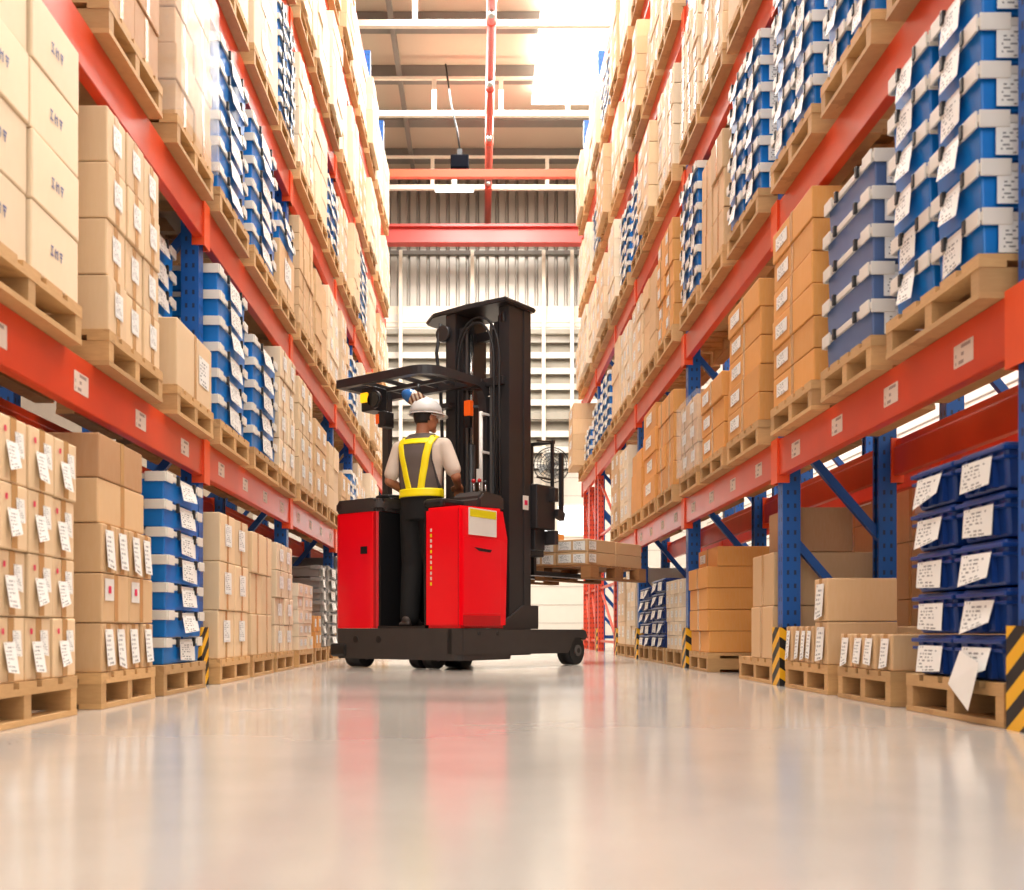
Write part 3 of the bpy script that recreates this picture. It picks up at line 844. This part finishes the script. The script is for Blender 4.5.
# ------------------------------------------------------------------ reach truck
TO = (-.14, 8.1, 0); TR = math.radians(52)
truck = empty('reach_truck', TO, TR, label='red and black reach truck standing across the aisle with raised mast', category='forklift')
def tp(name, mb, parent=None, **p): return link(name, mb.mesh(name), parent or truck, **p)
def rr_prof(x0, x1, y0, y1, r, n=5, corners=(1, 1, 1, 1)):
    P = []
    for i, (cx, cy, a0) in enumerate(((x0+r, y0+r, math.pi), (x1-r, y0+r, 1.5*math.pi), (x1-r, y1-r, 0), (x0+r, y1-r, .5*math.pi))):
        if corners[i]:
            for k in range(n+1):
                a = a0+k*math.pi/2/n; P.append((cx+r*math.cos(a), cy+r*math.sin(a)))
        else: P.append(((x0, x1, x1, x0)[i], (y0, y0, y1, y1)[i]))
    return P
ch = tp('chassis', MB().prism(rr_prof(0, .64, .0, 1.4, .09, corners=(1, 0, 0, 1)), 'z', .075, .325, 'char', .008))
for w in (1.13, .87):
    link('tow_hole', MB().cyl((-.004, w, .235), (.01, w, .235), .028, 'black').mesh('tow_hole'), ch)
link('bumper', MB().box(-.02, .1, 1.24, 1.42, .09, .2, 'black', .02).mesh('bumper'), ch)
# stabilizer legs with wheels
for w0, w1 in ((-.012, .15), (1.25, 1.4)):
    pr = [(.0 if w0 < 0 else .5, .12), (1.47, .11), (1.50, .14), (1.52, .2), (1.57, .25), (1.68, .25), (1.74, .22), (1.78, .25), (1.76, .30), (1.72, .315), (.0 if w0 < 0 else .5, .32)]
    lg = MB().prism(pr, 'y', w0, w1, 'char', .006)
    lego = tp('stabilizer_leg', lg)
    for xx in (.2, .44):
        link('bolt', MB().cyl((xx, w0-.006, .285), (xx, w0+.01, .285), .017, 'black', seg=8).mesh('bolt'), lego)
    wh = tp('load_wheel', MB().cyl((1.64, w0+.03, .13), (1.64, w1-.01, .13), .129, 'rubber', seg=32).cyl((1.64, w0+.022, .13), (1.64, w0+.03, .13), .118, 'rubber', seg=32))
    link('hub', MB().cyl((1.64, w0+.008, .13), (1.64, w0+.024, .13), .05, 'hub', seg=20).cyl((1.64, w0+.004, .13), (1.64, w0+.01, .13), .022, 'rubber', seg=12).mesh('hub'), wh)
for (L, w, wd) in ((.12, 1.12, .16), (.16, .51, .09), (.16, .37, .09), (.5, .36, .18)):
    wh = tp('caster_wheel' if L < .4 else 'drive_wheel', MB().cyl((L, w, .1), (L, w+wd, .1), .099, 'rubber', seg=28))
    link('hub', MB().cyl((L, w-.004, .1), (L, w+wd+.004, .1), .04, 'hub').mesh('hub'), wh)
# gusset plate at mast foot
tp('mast_gusset', MB().prism([(.60, .32), (1.2, .32), (1.2, .52), (.98, .52)], 'y', .12, .15, 'char', .003))
# left (far) cabinet
cab = tp('rear_cabinet', MB().prism(rr_prof(.0, .5, .89, 1.39, .07, corners=(1, 0, 0, 1)), 'z', .326, 1.285, 'red', .006))
link('top_cap', MB().prism(rr_prof(-.005, .52, .86, 1.4, .08, corners=(1, 0, 0, 1)), 'z', 1.286, 1.395, 'char', .03).mesh('top_cap'), cab)
link('lock', MB().box(-.006, .002, 1.0, 1.07, .94, 1.0, 'black').mesh('lock'), cab)
link('edge_strip', MB().box(-.003, .0, .895, .925, .33, 1.28, 'redshade').mesh('edge_strip'), cab)
# right (near) cabinet
prof = [(0, .326), (.52, .326), (.52, 1.29), (.0, 1.27)]
cab2 = tp('battery_cabinet', MB().prism([(0.0, .326), (.60, .326), (.60, 1.05), (.56, 1.29), (.0, 1.27)], 'y', .01, .38, 'red', .025))
link('side_door', MB().box(.03, .5, .003, .011, .44, 1.03, 'red', .003).mesh('side_door'), cab2)
link('kick_panel', MB().box(.03, .5, .003, .011, .34, .425, 'redshade', .003).mesh('kick_panel'), cab2)
link('door_handle', MB().prism([(.16, .955), (.38, .945), (.36, .925), (.22, .93)], 'y', -.001, .004, 'black').mesh('door_handle'), cab2)
ws = link('warning_plate', MB().box(.09, .44, -.002, .006, 1.05, 1.26, 'white').mesh('warning_plate'), cab2)
link('yellow_band', MB().box(.1, .43, -.004, .0, 1.19, 1.25, 'yellow').mesh('yellow_band'), ws)
dec = MB()
for k in range(11): dec.box(-.003, .0, .30, .315, .66+k*.042, .685+k*.042, 'cleartape' if k % 3 else 'yellow')
link('decal', dec.mesh('decal'), cab2)
link('seam', MB().box(-.002, .001, .03, .036, .34, 1.25, 'redshade').mesh('seam'), cab2)
# operator bay
tp('step_floor', MB().box(0.01, .6, .38, .89, .325, .345, 'black'))
tp('bay_wall', MB().box(.5, .64, .38, .89, .345, 1.22, 'black', .01))
tp('bay_cover', MB().box(.02, .5, .868, .888, .345, 1.28, 'black').box(.02, .5, .382, .395, .345, 1.25, 'black'))
tp('lean_pad', MB().box(.02, .3, .2, .42, 1.27, 1.345, 'black', .03))
con = tp('console', MB().prism([(.28, 1.27), (.62, 1.27), (.62, 1.40), (.34, 1.42), (.28, 1.36)], 'y', .05, .34, 'char', .02))
con2 = tp('dashboard', MB().prism([(.42, 1.2), (.66, 1.2), (.66, 1.36), (.5, 1.39), (.42, 1.33)], 'y', .34, .9, 'black', .02))
for w, h in ((.12, .07), (.18, .09), (.24, .09)):
    lv = link('control_lever', MB().cyl((.46, w, 1.40), (.45, w, 1.42+h), .008, 'chrome', seg=8).mesh('lever'), con)
    link('knob', MB().sphere((.45, w, 1.43+h), .018, 'black' if h < .08 else 'redshade', 10).mesh('knob'), lv)
st = tp('steering_wheel', MB().tube([(.3+.11*math.cos(a), 1.02+.11*math.sin(a), 1.43) for a in [2*math.pi*k/24 for k in range(25)]], .014, 'black', 8))
link('spoke', MB().bar((.2, 1.02, 1.425), (.4, 1.02, 1.425), .03, .012, 'black').cyl((.3, 1.02, 1.39), (.3, 1.02, 1.43), .03, 'black').mesh('spoke'), st)
# overhead guard
gz = 2.385
def arc(p, q, z): return None
grd = MB()
oP = rr_prof(.0, .66, .34, 1.36, .2, 8, (1, 0, 0, 0)); iP = rr_prof(.06, .60, .40, 1.30, .15, 8, (1, 0, 0, 0))
mi_ = grd.mi('mast'); RN = []
for (P_, z_) in ((oP, gz-.04), (oP, gz+.03), (iP, gz+.035), (iP, gz-.04)): RN.append([grd.bm.verts.new((x_, y_, z_)) for x_, y_ in P_])
for k in range(4):
    A_, B_ = RN[k], RN[(k+1) % 4]
    for j in range(len(A_)): grd.bm.faces.new((A_[j], A_[(j+1) % len(A_)], B_[(j+1) % len(A_)], B_[j])).material_index = mi_
gd = tp('overhead_guard', grd)
for k in range(1, 5):
    w = .38+k*.94/5
    link('guard_bar', MB().bar((.06, w, gz), (.62, w, gz), .022, .03, 'mast').mesh('guard_bar'), gd)
link('guard_crossbar', MB().bar((.33, .4, gz-.03), (.33, 1.3, gz-.03), .03, .03, 'mast').mesh('guard_crossbar'), gd)
def gpost(w, name):
    pts = [(.6, w, gz), (.68, w, gz-.005), (.735, w, gz-.04), (.77, w, gz-.11), (.785, w, gz-.22), (.785, w, 1.0)]
    m = MB()
    for a, b in zip(pts, pts[1:]):
        m.bar(a, b, .07, .08, 'mast')
    return link(name, m.mesh(name), gd)
gpost(.38, 'guard_post'); 
link('guard_post', MB().bar((.585, 1.32, gz), (.585, 1.32, 1.2), .055, .07, 'mast').mesh('guard_post'), gd)
# lamp box, lamps, mirrors
lb = tp('lamp_box', MB().box(.06, .22, .98, 1.13, 2.13, 2.33, 'black', .012))
link('amber_lamp', MB().box(.035, .06, 1.04, 1.12, 2.2, 2.28, 'yellowglow', .008).mesh('amber_lamp'), lb)
link('indicator_lamp', MB().box(.10, .14, .96, 1.0, 2.02, 2.10, 'orangeglow').box(.10, .22, .90, .98, 1.99, 2.12, 'black', .01).mesh('indicator_lamp'), lb)
mr = tp('round_mirror', MB().cyl((.0, .93, 2.2), (.03, .93, 2.2), .07, 'black', seg=24).cyl((-.006, .93, 2.2), (.001, .93, 2.2), .06, 'glass', seg=24))
link('mirror_arm', MB().bar((.03, .93, 2.2), (.12, 1.0, 2.24), .02, .02, 'black').mesh('mirror_arm'), mr)
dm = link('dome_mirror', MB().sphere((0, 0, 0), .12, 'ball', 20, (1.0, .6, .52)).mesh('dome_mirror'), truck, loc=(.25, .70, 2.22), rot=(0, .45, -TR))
link('mirror_stem', MB().cyl((0, 0, .04), (-.02, 0, .12), .012, 'black').mesh('mirror_stem'), dm)
bc = tp('beacon_lamp', MB().box(.68, .73, .46, .53, 2.12, 2.25, 'orangeglow', .008))
link('beacon_bracket', MB().box(.69, .72, .47, .52, 2.02, 2.12, 'black').bar((.7, .5, 2.2), (.78, .4, 2.2), .02, .02, 'black').mesh('beacon_bracket'), bc)
pv = tp('handrail', MB().cyl((.70, .36, 1.28), (.70, .36, 2.14), .017, 'white'))
for z in (1.45, 1.8, 2.12): link('rail_clip', MB().box(.69, .78, .33, .37, z-.01, z+.01, 'white').mesh('rail_clip'), pv)
link('rail_tag', MB().box(.678, .684, .33, .39, 1.55, 1.66, 'white').mesh('rail_tag'), pv)
# mast
ms = tp('mast_rail', MB().prism([(.80, .14), (1.11, .14), (1.11, .18), (.84, .18), (.84, .215), (1.11, .215), (1.11, .25), (.80, .25)], 'z', .1, 3.02, 'mast', .003).box(1.00, 1.10, .13, .26, .1, 3.02, 'mast', .004))
link('warning_sticker', MB().box(.98, 1.06, .126, .1295, 1.33, 1.45, 'white').mesh('warning_sticker'), ms)
link('red_symbol', MB().box(1.0, 1.04, .122, .1255, 1.37, 1.41, 'dot').mesh('red_symbol'), bpy.data.objects[ms.name])
tp('mast_rail', MB().prism([(.72, .76), (1.11, .76), (1.11, .72), (.84, .72), (.84, .69), (1.11, .69), (1.11, .65), (.72, .65)], 'z', .1, 3.02, 'mast', .003))
tp('inner_mast_rail', MB().box(.88, 1.06, .27, .32, .2, 2.98, 'mast', .003).box(.80, .83, .26, .30, .2, 2.9, 'mast'))
tp('inner_mast_rail', MB().box(.88, 1.06, .58, .63, .2, 2.98, 'mast', .003).box(.76, .79, .60, .64, .2, 2.9, 'mast'))
for w in (.325, .575):
    cy = tp('lift_cylinder', MB().cyl((.84, w, .3), (.84, w, 1.9), .035, 'mast'))
    link('cylinder_rod', MB().cyl((.84, w, 1.9), (.84, w, 2.85), .018, 'chrome').mesh('rod'), cy)
tp('lift_chain', MB().box(.775, .785, .30, .325, .5, 2.9, 'hub')); tp('lift_chain', MB().box(.775, .785, .56, .585, .5, 2.9, 'hub'))
for z0, z1, a in ((.4, .52, .86), (1.2, 1.27, .80), (2.36, 2.43, .76), (2.80, 2.88, .92)):
    tp('mast_crossmember', MB().box(a, a+.06, .18, .74, z0, z1, 'mast', .005))
tp('mast_bracket', MB().box(.64, .82, .36, .42, 2.33, 2.40, 'mast').box(.62, .7, .64, 1.0, 2.2, 2.24, 'mast'))
tp('mast_top_plate', MB().prism([(.70, .10), (1.14, .10), (1.16, .5), (1.12, .9), (.98, 1.09), (.84, 1.09), (.70, .9), (.68, .5)], 'z', 3.02, 3.06, 'mast', .012))
for w in (.2, .68): 
    pl = tp('chain_pulley', MB().cyl((.86, w-.02, 2.93), (.86, w+.02, 2.93), .075, 'mast', seg=24))
for i, (a, b, hh, dz) in enumerate(((.66, .20, 3.0, 0), (.62, .24, 2.97, .1))):
    pts = []
    for k in range(17):
        t_ = k/16; an = math.pi*t_
        pts.append((.74-.02*i, (a+b)/2+(a-b)/2*math.cos(an)*1.0, 2.55+.40*math.sin(an)**.8+(-.05*i)))
    pts = [(.74-.02*i, a, 1.4)]+[(.74-.02*i, a, 2.2)]+pts+[(.74-.02*i, b, 2.2), (.76, b, 1.2)]
    tp('hydraulic_hose', MB().tube(pts, .010, 'rubber', 8))
tp('hydraulic_hose', MB().tube([(.70, .80, 2.95), (.68, .83, 2.7), (.70, .80, 2.4), (.70, .78, 1.9), (.70, .78, 1.3)], .016, 'rubber', 8))
tp('hose_reel', MB().cyl((.68, .77, 2.86), (.74, .77, 2.86), .07, 'mast'))
# carriage and forks
cr = tp('fork_carriage', MB().box(1.15, 1.3, .12, .78, 1.0, 1.55, 'mast', .01).box(1.3, 1.36, .02, .98, 1.05, 1.17, 'mast', .005).box(1.3, 1.36, .02, .98, 1.42, 1.54, 'mast', .005).box(1.12, 1.40, .08, .16, 1.18, 1.56, 'mast', .01).box(1.2, 1.4, .2, .3, .95, 1.1, 'mast', .01))
for w in (.10, .32, .68, .9): link('backrest_bar', MB().bar((1.38, w, 1.5), (1.38, w, 1.95), .024, .024, 'mast').mesh('backrest_bar'), cr)
link('backrest_rail', MB().bar((1.38, .08, 1.95), (1.38, .92, 1.95), .03, .03, 'mast').bar((1.15, .1, 1.93), (1.38, .1, 1.95), .015, .015, 'mast').bar((1.15, .1, 1.62), (1.38, .1, 1.62), .015, .015, 'mast').mesh('backrest_rail'), cr)
link('side_shift_arm', MB().bar((1.46, .06, 1.30), (1.46, .06, 1.86), .03, .035, 'mast').bar((1.38, .06, 1.33), (1.48, .06, 1.30), .05, .07, 'mast').mesh('side_shift_arm'), cr)
PZ = .765
for w in (.28, .68):
    tp('fork', MB().box(1.36, 1.40, w, w+.11, PZ+.035, 1.5, 'mast', .004).box(1.36, 2.45, w, w+.11, PZ+.03, PZ+.07, 'mast', .004))
# pallet with flat cartons on the forks
cT, sT = math.cos(TR), math.sin(TR)
def tw(L, w, z=0): return (TO[0]+L*cT-w*sT, TO[1]+L*sT+w*cT, z)
# pallet (local: x deep, y along)
PL, PD = 1.0, 1.10
m = MB()
c0 = tw(1.70+PL/2, -.09+PD/2, PZ)
lp = empty('wooden_pallet', c0, TR, label='wooden pallet raised on the forks of the reach truck', category='pallet')
m = MB()
for k in range(6):
    x = -PL/2+.06+k*(PL-.12)/5; m.box(x-.06, x+.06, -PD/2, PD/2, .112, .13, 'wooddark')
link('top_deck', m.mesh('top_deck'), lp)
m = MB()
for y in (-PD/2+.05, 0, PD/2-.05): m.box(-PL/2, PL/2, y-.05, y+.05, 0, .018, 'wooddark')
link('bottom_deck', m.mesh('bottom_deck'), lp)
for y in (-PD/2+.05, 0, PD/2-.05):
    for x in (-PL/2+.07, 0, PL/2-.07): link('block', MB().box(x-.07, x+.07, y-.05, y+.05, .019, .111, 'wooddark').mesh('block'), lp)
n = 0
cwid = .34
cmesh = MB().box(-.24, .24, -cwid/2+.004, cwid/2-.004, 0, .113, 'tan', .005).mesh('carton')
lmesh = MB().poly([(-.2425, cwid*.42, .02), (-.2425, cwid*.02, .02), (-.2425, cwid*.02, .095), (-.2425, cwid*.42, .095)], 'sheet').poly([(-.243, -cwid*.05, .02), (-.243, -cwid*.42, .01), (-.243, -cwid*.42, .095), (-.243, -cwid*.05, .095)], 'sheet2').mesh('paper_label')
lm2 = MB().poly([(-.22, -cwid/2-.001, .02), (-.10, -cwid/2-.001, .02), (-.10, -cwid/2-.001, .095), (-.22, -cwid/2-.001, .095)], 'sheet').mesh('paper_label')
for r in range(2):
    for i in range(2):
        for j in range(3):
            if r == 1 and False: continue
            o = link('carton', cmesh, loc=tw(1.71+.25+i*.49, -.06+.18+j*cwid, PZ+.132+r*.115), rot=(0, 0, TR), category='carton', group='cartons on the forks',
                     label='flat tan carton on raised forks, %s layer, %s, %s row from camera' % (('lower', 'upper')[r], ('mast end', 'outer end')[i], ORD[j]))
            if i == 0: link('paper_label', lmesh, o)
            if j == 0 and i == 0: link('paper_label', lm2, o)
link('carton', MB().box(-.2, .2, -.2, .2, 0, .1, 'orange', .005).mesh('carton'), loc=tw(2.05, .75, PZ+.134+.23), rot=(0, 0, TR), category='carton', label='orange carton lying on top of the flat cartons on the forks')

# ------------------------------------------------------------------ operator
PR = math.radians(-24)
pc = tw(.27, .64, .346)
def remesh_obj(name, mb, voxel, parent, mats, smooth=3, **props):
    me = mb.mesh(name+'_src'); o = bpy.data.objects.new(name, me); COL.objects.link(o)
    md = o.modifiers.new('r', 'REMESH'); md.mode = 'VOXEL'; md.voxel_size = voxel; md.use_smooth_shade = True
    if smooth:
        sm = o.modifiers.new('s', 'SMOOTH'); sm.iterations = smooth; sm.factor = .5
    dg = bpy.context.evaluated_depsgraph_get(); ev = o.evaluated_get(dg)
    me2 = bpy.data.meshes.new_from_object(ev); o.modifiers.clear(); o.data = me2
    me2.materials.clear()
    for m_ in mats: me2.materials.append(M[m_])
    for p_ in me2.polygons: p_.use_smooth = True; p_.material_index = 0
    if parent: o.parent = parent
    for k, v in props.items(): o[k] = v
    return o
def limb(mb, pts, rad, m='skin'):
    pts = [Vector(p) for p in pts]
    for a, b, r0, r1 in zip(pts, pts[1:], rad, rad[1:]):
        mb.cyl(a, b, r0, m, r1, seg=16)
    for p, r in zip(pts, rad): mb.sphere(p, r, m, 14)
def prof(tab, z):
    for (z0, *a), (z1, *b) in zip(tab, tab[1:]):
        if z <= z1:
            t_ = max(0, (z-z0)/(z1-z0)); t_ = t_*t_*(3-2*t_)
            return [u+(v-u)*t_ for u, v in zip(a, b)]
    return list(tab[-1][1:])
TOR = [(.88, .165, .115, 0), (1.0, .172, .118, 0), (1.1, .163, .108, 0), (1.25, .178, .118, -.005), (1.38, .198, .125, -.01), (1.46, .205, .115, -.01), (1.52, .17, .09, 0), (1.56, .10, .07, .01), (1.60, .058, .058, .02), (1.66, .052, .056, .03)]
def loft(mb, z0, z1, off, m, n=24, seg=28):
    i = mb.mi(m); rings = []
    for k in range(n+1):
        z = z0+(z1-z0)*k/n; a, b, c = prof(TOR, z); ring = []
        for j in range(seg):
            t_ = 2*math.pi*j/seg; ring.append(mb.bm.verts.new(((a+off)*math.cos(t_), c+(b+off)*math.sin(t_), z)))
        rings.append(ring)
    for A, B in zip(rings, rings[1:]):
        for j in range(seg):
            f = mb.bm.faces.new((A[j], A[(j+1) % seg], B[(j+1) % seg], B[j])); f.material_index = i
    mb.bm.faces.new(rings[0][::-1]); mb.bm.faces.new(rings[-1])
SHL, ELL, WRL = (-.205, 0, 1.465), (-.285, -.03, 1.20), (-.20, .20, 1.10)
SHR, ELR, WRR = (.205, 0, 1.465), (.30, .02, 1.215), (.21, .25, 1.17)
mb = MB()
loft(mb, .9, 1.66, -.012, 'skin')
for s in (-1, 1):
    limb(mb, [(s*.09, 0, .92), (s*.105, .02, .5), (s*.11, 0, .08)], [.085, .055, .04])
    limb(mb, [(s*.11, -.03, .05), (s*.125, .14, .035)], [.04, .03])
HC = Vector((.018, .045, 1.722)); HY = math.radians(-28)
HM = Matrix.Translation(HC) @ Matrix.Rotation(HY, 4, 'Z')
def hp(x, y, z): return HM @ Vector((x, y, z))
# place cranium and jaw in head space
def head_sphere(c, r, sc):
    n0 = set(mb.bm.verts); mb.sphere((0, 0, 0), r, 'skin', 18, sc)
    for v in mb.bm.verts:
        if v not in n0: v.co = HM @ (v.co+Vector(c))
head_sphere((0, -.005, .02), .1, (.78, .98, 1.05)); head_sphere((0, .03, -.055), .07, (.82, .95, .9)); head_sphere((0, .105, -.02), .02, (.7, .9, 1.3)); head_sphere((0, .085, -.065), .022, (1.3, .6, .5)); head_sphere((0, .075, -.105), .028, (1, .8, .8))
for s in (-1, 1): head_sphere((s*.08, -.005, -.015), .03, (.35, .7, 1.1))
limb(mb, [(0, .005, 1.55), (0, .02, 1.68)], [.055, .05])
for sh, el, wr, s in ((SHL, ELL, WRL, -1), (SHR, ELR, WRR, 1)):
    limb(mb, [sh, el, wr], [.052, .042, .028])
    e, w = Vector(el), Vector(wr); d = (w-e).normalized(); side_ = d.cross(Vector((0, 0, 1))).normalized()
    palm = w+d*.075
    limb(mb, [w+d*.02-side_*.018, palm-side_*.028], [.02, .018]); limb(mb, [w+d*.02+side_*.018, palm+side_*.028], [.02, .018]); limb(mb, [w+d*.02, palm], [.022, .02])
    for k, (o_, ln) in enumerate(((-.033, .062), (-.011, .075), (.011, .07), (.033, .055))):
        a = palm+side_*o_; b = a+d*ln*.45+Vector((0, 0, -.012)); c = b+d*ln*.2+Vector((0, 0, -.035)); limb(mb, [a, b, c], [.011, .0095, .008])
    th = w+d*.03-side_*s*.03; limb(mb, [th, th+d*.03-side_*s*.025, th+d*.055-side_*s*.02+Vector((0, 0, -.02))], [.013, .011, .0095])
person = remesh_obj('person', mb, .0075, None, ['skin'], 2, category='person', label='person in white helmet and grey vest with yellow stripes driving the reach truck')
person.location = pc; person.rotation_euler = (0, 0, PR)
# eyes
link('eye', MB().sphere(hp(-.03, .083, .012), .011, 'white', 10).mesh('eye'), person); link('eye', MB().sphere(hp(.03, .083, .012), .011, 'white', 10).mesh('eye'), person)
# shirt
mb = MB(); loft(mb, 1.02, 1.575, .006, 'shirt')
for sh, el, s in ((SHL, ELL, -1), (SHR, ELR, 1)):
    sh, el = Vector(sh), Vector(el); limb(mb, [Vector((s*.13, 0, 1.47)), sh, sh.lerp(el, .45), sh.lerp(el, .78)], [.064, .066, .066, .064], 'shirt')
remesh_obj('shirt', mb, .009, person, ['shirt'], 4)
# trousers
mb = MB(); loft(mb, .86, 1.07, .012, 'trousers')
for s in (-1, 1): limb(mb, [(s*.085, 0, .93), (s*.092, .015, .72), (s*.1, .03, .5), (s*.105, .01, .3), (s*.11, -.005, .07)], [.108, .102, .092, .086, .08], 'trousers')
remesh_obj('trousers', mb, .009, person, ['trousers'], 3)
for s in (-1, 1):
    mb = MB(); limb(mb, [(s*.11, -.05, .048), (s*.12, .06, .045), (s*.13, .16, .035)], [.046, .046, .036], 'shoe'); mb.box(s*.12-.05, s*.12+.05, -.09, .19, .001, .03, 'black', .008)
    sh_ = remesh_obj('shoe', mb, .008, person, ['shoe'], 2)
# hair
mb = MB(); mb.sphere((0, 0, 0), .1, 'hair', 24, (.86, 1.02, 1.08))
for v in mb.bm.verts: v.co = HM @ (v.co+Vector((0, -.012, .006)))
inv = HM.inverted()
bmesh.ops.delete(mb.bm, geom=[v for v in mb.bm.verts if (inv@v.co).z < -.072+max(0, (inv@v.co).y+.03)*1.2 or ((inv@v.co).y > .045 and (inv@v.co).z < .06)], context='VERTS')
hr = link('hair', mb.mesh('hair'), person); sd = hr.modifiers.new('s', 'SOLIDIFY'); sd.thickness = .006
# helmet
mb = MB(); mb.sphere((0, 0, 0), .128, 'helmet', 32, (.98, 1.12, 1.0))
bmesh.ops.delete(mb.bm, geom=[v for v in mb.bm.verts if v.co.z < -.01], context='VERTS')
for v in mb.bm.verts: v.co = HM @ (v.co+Vector((0, -.002, .03)))
hl = link('helmet', mb.mesh('helmet'), person); sd = hl.modifiers.new('s', 'SOLIDIFY'); sd.thickness = .004
mb = MB(); i_ = mb.mi('helmet'); A = []; B = []
for k in range(40):
    a = 2*math.pi*k/40; fr = max(0, math.sin(a)); 
    A.append(mb.bm.verts.new(hp(.122*math.cos(a), .140*math.sin(a), .028))); ex = .016+.045*fr**1.5
    B.append(mb.bm.verts.new(hp((.122+ex*.7)*math.cos(a), (.14+ex)*math.sin(a), .016-.006*fr)))
for k in range(40):
    f = mb.bm.faces.new((A[k], A[(k+1) % 40], B[(k+1) % 40], B[k])); f.smooth = True
br = link('brim', mb.mesh('brim'), hl); sd = br.modifiers.new('s', 'SOLIDIFY'); sd.thickness = .005
mb = MB(); mb.tube([hp(0, -.143+.0, .06), hp(0, -.10, .125), hp(0, 0, .161), hp(0, .10, .125), hp(0, .14, .06)], .010, 'helmet', 8)
link('ridge', mb.mesh('ridge'), hl)
# safety glasses
gl = MB(); gl.bar(hp(.07, .095, .008), hp(.086, -.01, .01), .004, .008, 'white'); gl.bar(hp(-.07, .095, .008), hp(-.086, -.01, .01), .004, .008, 'white')
for s in (-1, 1): gl.tube([hp(s*.035+.028*math.cos(a), .112, .008+.02*math.sin(a)) for a in [2*math.pi*k/14 for k in range(15)]], .003, 'white', 5)
link('safety_glasses', gl.mesh('safety_glasses'), person)
# vest: back and front panels following the torso
def surf(x, z, sgn, off):
    a, b, c = prof(TOR, z); a += off; b += off
    x = max(-a*.999, min(a*.999, x)); return (x, c+sgn*b*math.sqrt(max(0, 1-(x/a)**2)), z)
def wl(z, off):
    a = prof(TOR, z)[0]+off
    if z < 1.14: return a
    t_ = min(1, (z-1.14)/.2); t_ = t_**.7
    return a+(min(a, .150)-a)*t_
def panel(name, sgn, off, m, f0, f1, z0, z1, parent, nz=26, nx=20, th=.005):
    mb = MB(); i = mb.mi(m); G = []
    for k in range(nz+1):
        z = z0+(z1-z0)*k/nz; a0, a1 = f0(z), f1(z); G.append([mb.bm.verts.new(surf(a0+(a1-a0)*j/nx, z, sgn, off)) for j in range(nx+1)])
    for A, B in zip(G, G[1:]):
        for j in range(nx):
            f = mb.bm.faces.new((A[j], A[j+1], B[j+1], B[j])); f.smooth = True
    o = link(name, mb.mesh(name), parent); s = o.modifiers.new('s', 'SOLIDIFY'); s.thickness = th; s.offset = 1 if sgn < 0 else -1; return o
vo = .016
vest = panel('vest', -1, vo, 'vest', lambda z: -wl(z, vo), lambda z: wl(z, vo), 1.045, 1.565, person)
vf = panel('vest_front', 1, vo, 'vest', lambda z: -wl(z, vo), lambda z: wl(z, vo), 1.045, 1.54, vest)
for s in (-1, 1):
    panel('edge_trim', -1, vo+.004, 'vesttrim', lambda z: s*wl(z, vo)-(.010 if s > 0 else 0), lambda z: s*wl(z, vo)+(.010 if s < 0 else 0), 1.10, 1.55, vest, nx=2)
    panel('yellow_stripe', -1, vo+.007, 'hiviz', lambda z: s*(.052+.092*(z-1.1)/.45)-.028, lambda z: s*(.052+.092*(z-1.1)/.45)+.028, 1.10, 1.555, vest, nx=4)
panel('yellow_stripe', -1, vo+.008, 'hiviz', lambda z: -.12, lambda z: .12, 1.475, 1.52, vest, nz=4)
panel('yellow_stripe', -1, vo+.010, 'hiviz', lambda z: -.3, lambda z: .3, 1.05, 1.115, vest, nz=4, nx=40)
panel('yellow_stripe', 1, vo+.010, 'hiviz', lambda z: -.3, lambda z: .3, 1.05, 1.115, vest, nz=4, nx=40)

# ------------------------------------------------------------------ lights
def area(name, loc, sx, sy, power, col=(1, .965, .91), rot=(0, 0, 0)):
    l = bpy.data.lights.new(name, 'AREA'); l.shape = 'RECTANGLE'; l.size = sx; l.size_y = sy; l.energy = power; l.color = col
    o = bpy.data.objects.new(name, l); COL.objects.link(o); o.location = loc; o.rotation_euler = rot; return o
for i, y in enumerate((3, 8, 13, 18, 23)):
    area('high_bay_light', (.1, y, 11.6), 2.6, 3.5, 560)
for y in (5, 12, 20):
    area('side_aisle_fill', (4.6, y, 9), 1.6, 5, 260); area('side_aisle_fill', (-4.6, y, 9), 1.6, 5, 110)  # unseen lamps added to brighten the space behind the racks
area('rear_fill', (0, -5, 5.5), 8, 7, 260, (1, .96, .91), (math.radians(78), 0, 0))  # unseen fill lamp added behind the camera
area('end_light', (0, 22.5, 11.4), 6, 3, 240)
w = bpy.data.worlds.new('world'); S.world = w; w.use_nodes = True
w.node_tree.nodes['Background'].inputs[0].default_value = (1, .95, .88, 1); w.node_tree.nodes['Background'].inputs[1].default_value = .85

# ------------------------------------------------------------------ camera
cam = bpy.data.cameras.new('camera'); co = bpy.data.objects.new('camera', cam); COL.objects.link(co); S.camera = co
co.location = (0, 0, CAMH); co.rotation_euler = (math.radians(90), 0, 0)
cam.sensor_width = 36; cam.lens = 36*1060/1024
cam.shift_x = 32/1024; cam.shift_y = 184/1024
cam.dof.use_dof = True; cam.dof.focus_distance = 8.6; cam.dof.aperture_fstop = 3.5
cam.clip_start = .05
S.view_settings.view_transform = 'Standard'; S.view_settings.look = 'None'; S.view_settings.exposure = .3
S.cycles.max_bounces = 6; S.cycles.diffuse_bounces = 3; S.cycles.glossy_bounces = 3; S.cycles.transparent_max_bounces = 6
S.cycles.sample_clamp_indirect = 6; S.cycles.caustics_reflective = False; S.cycles.caustics_refractive = False
S.cycles.use_denoising = True
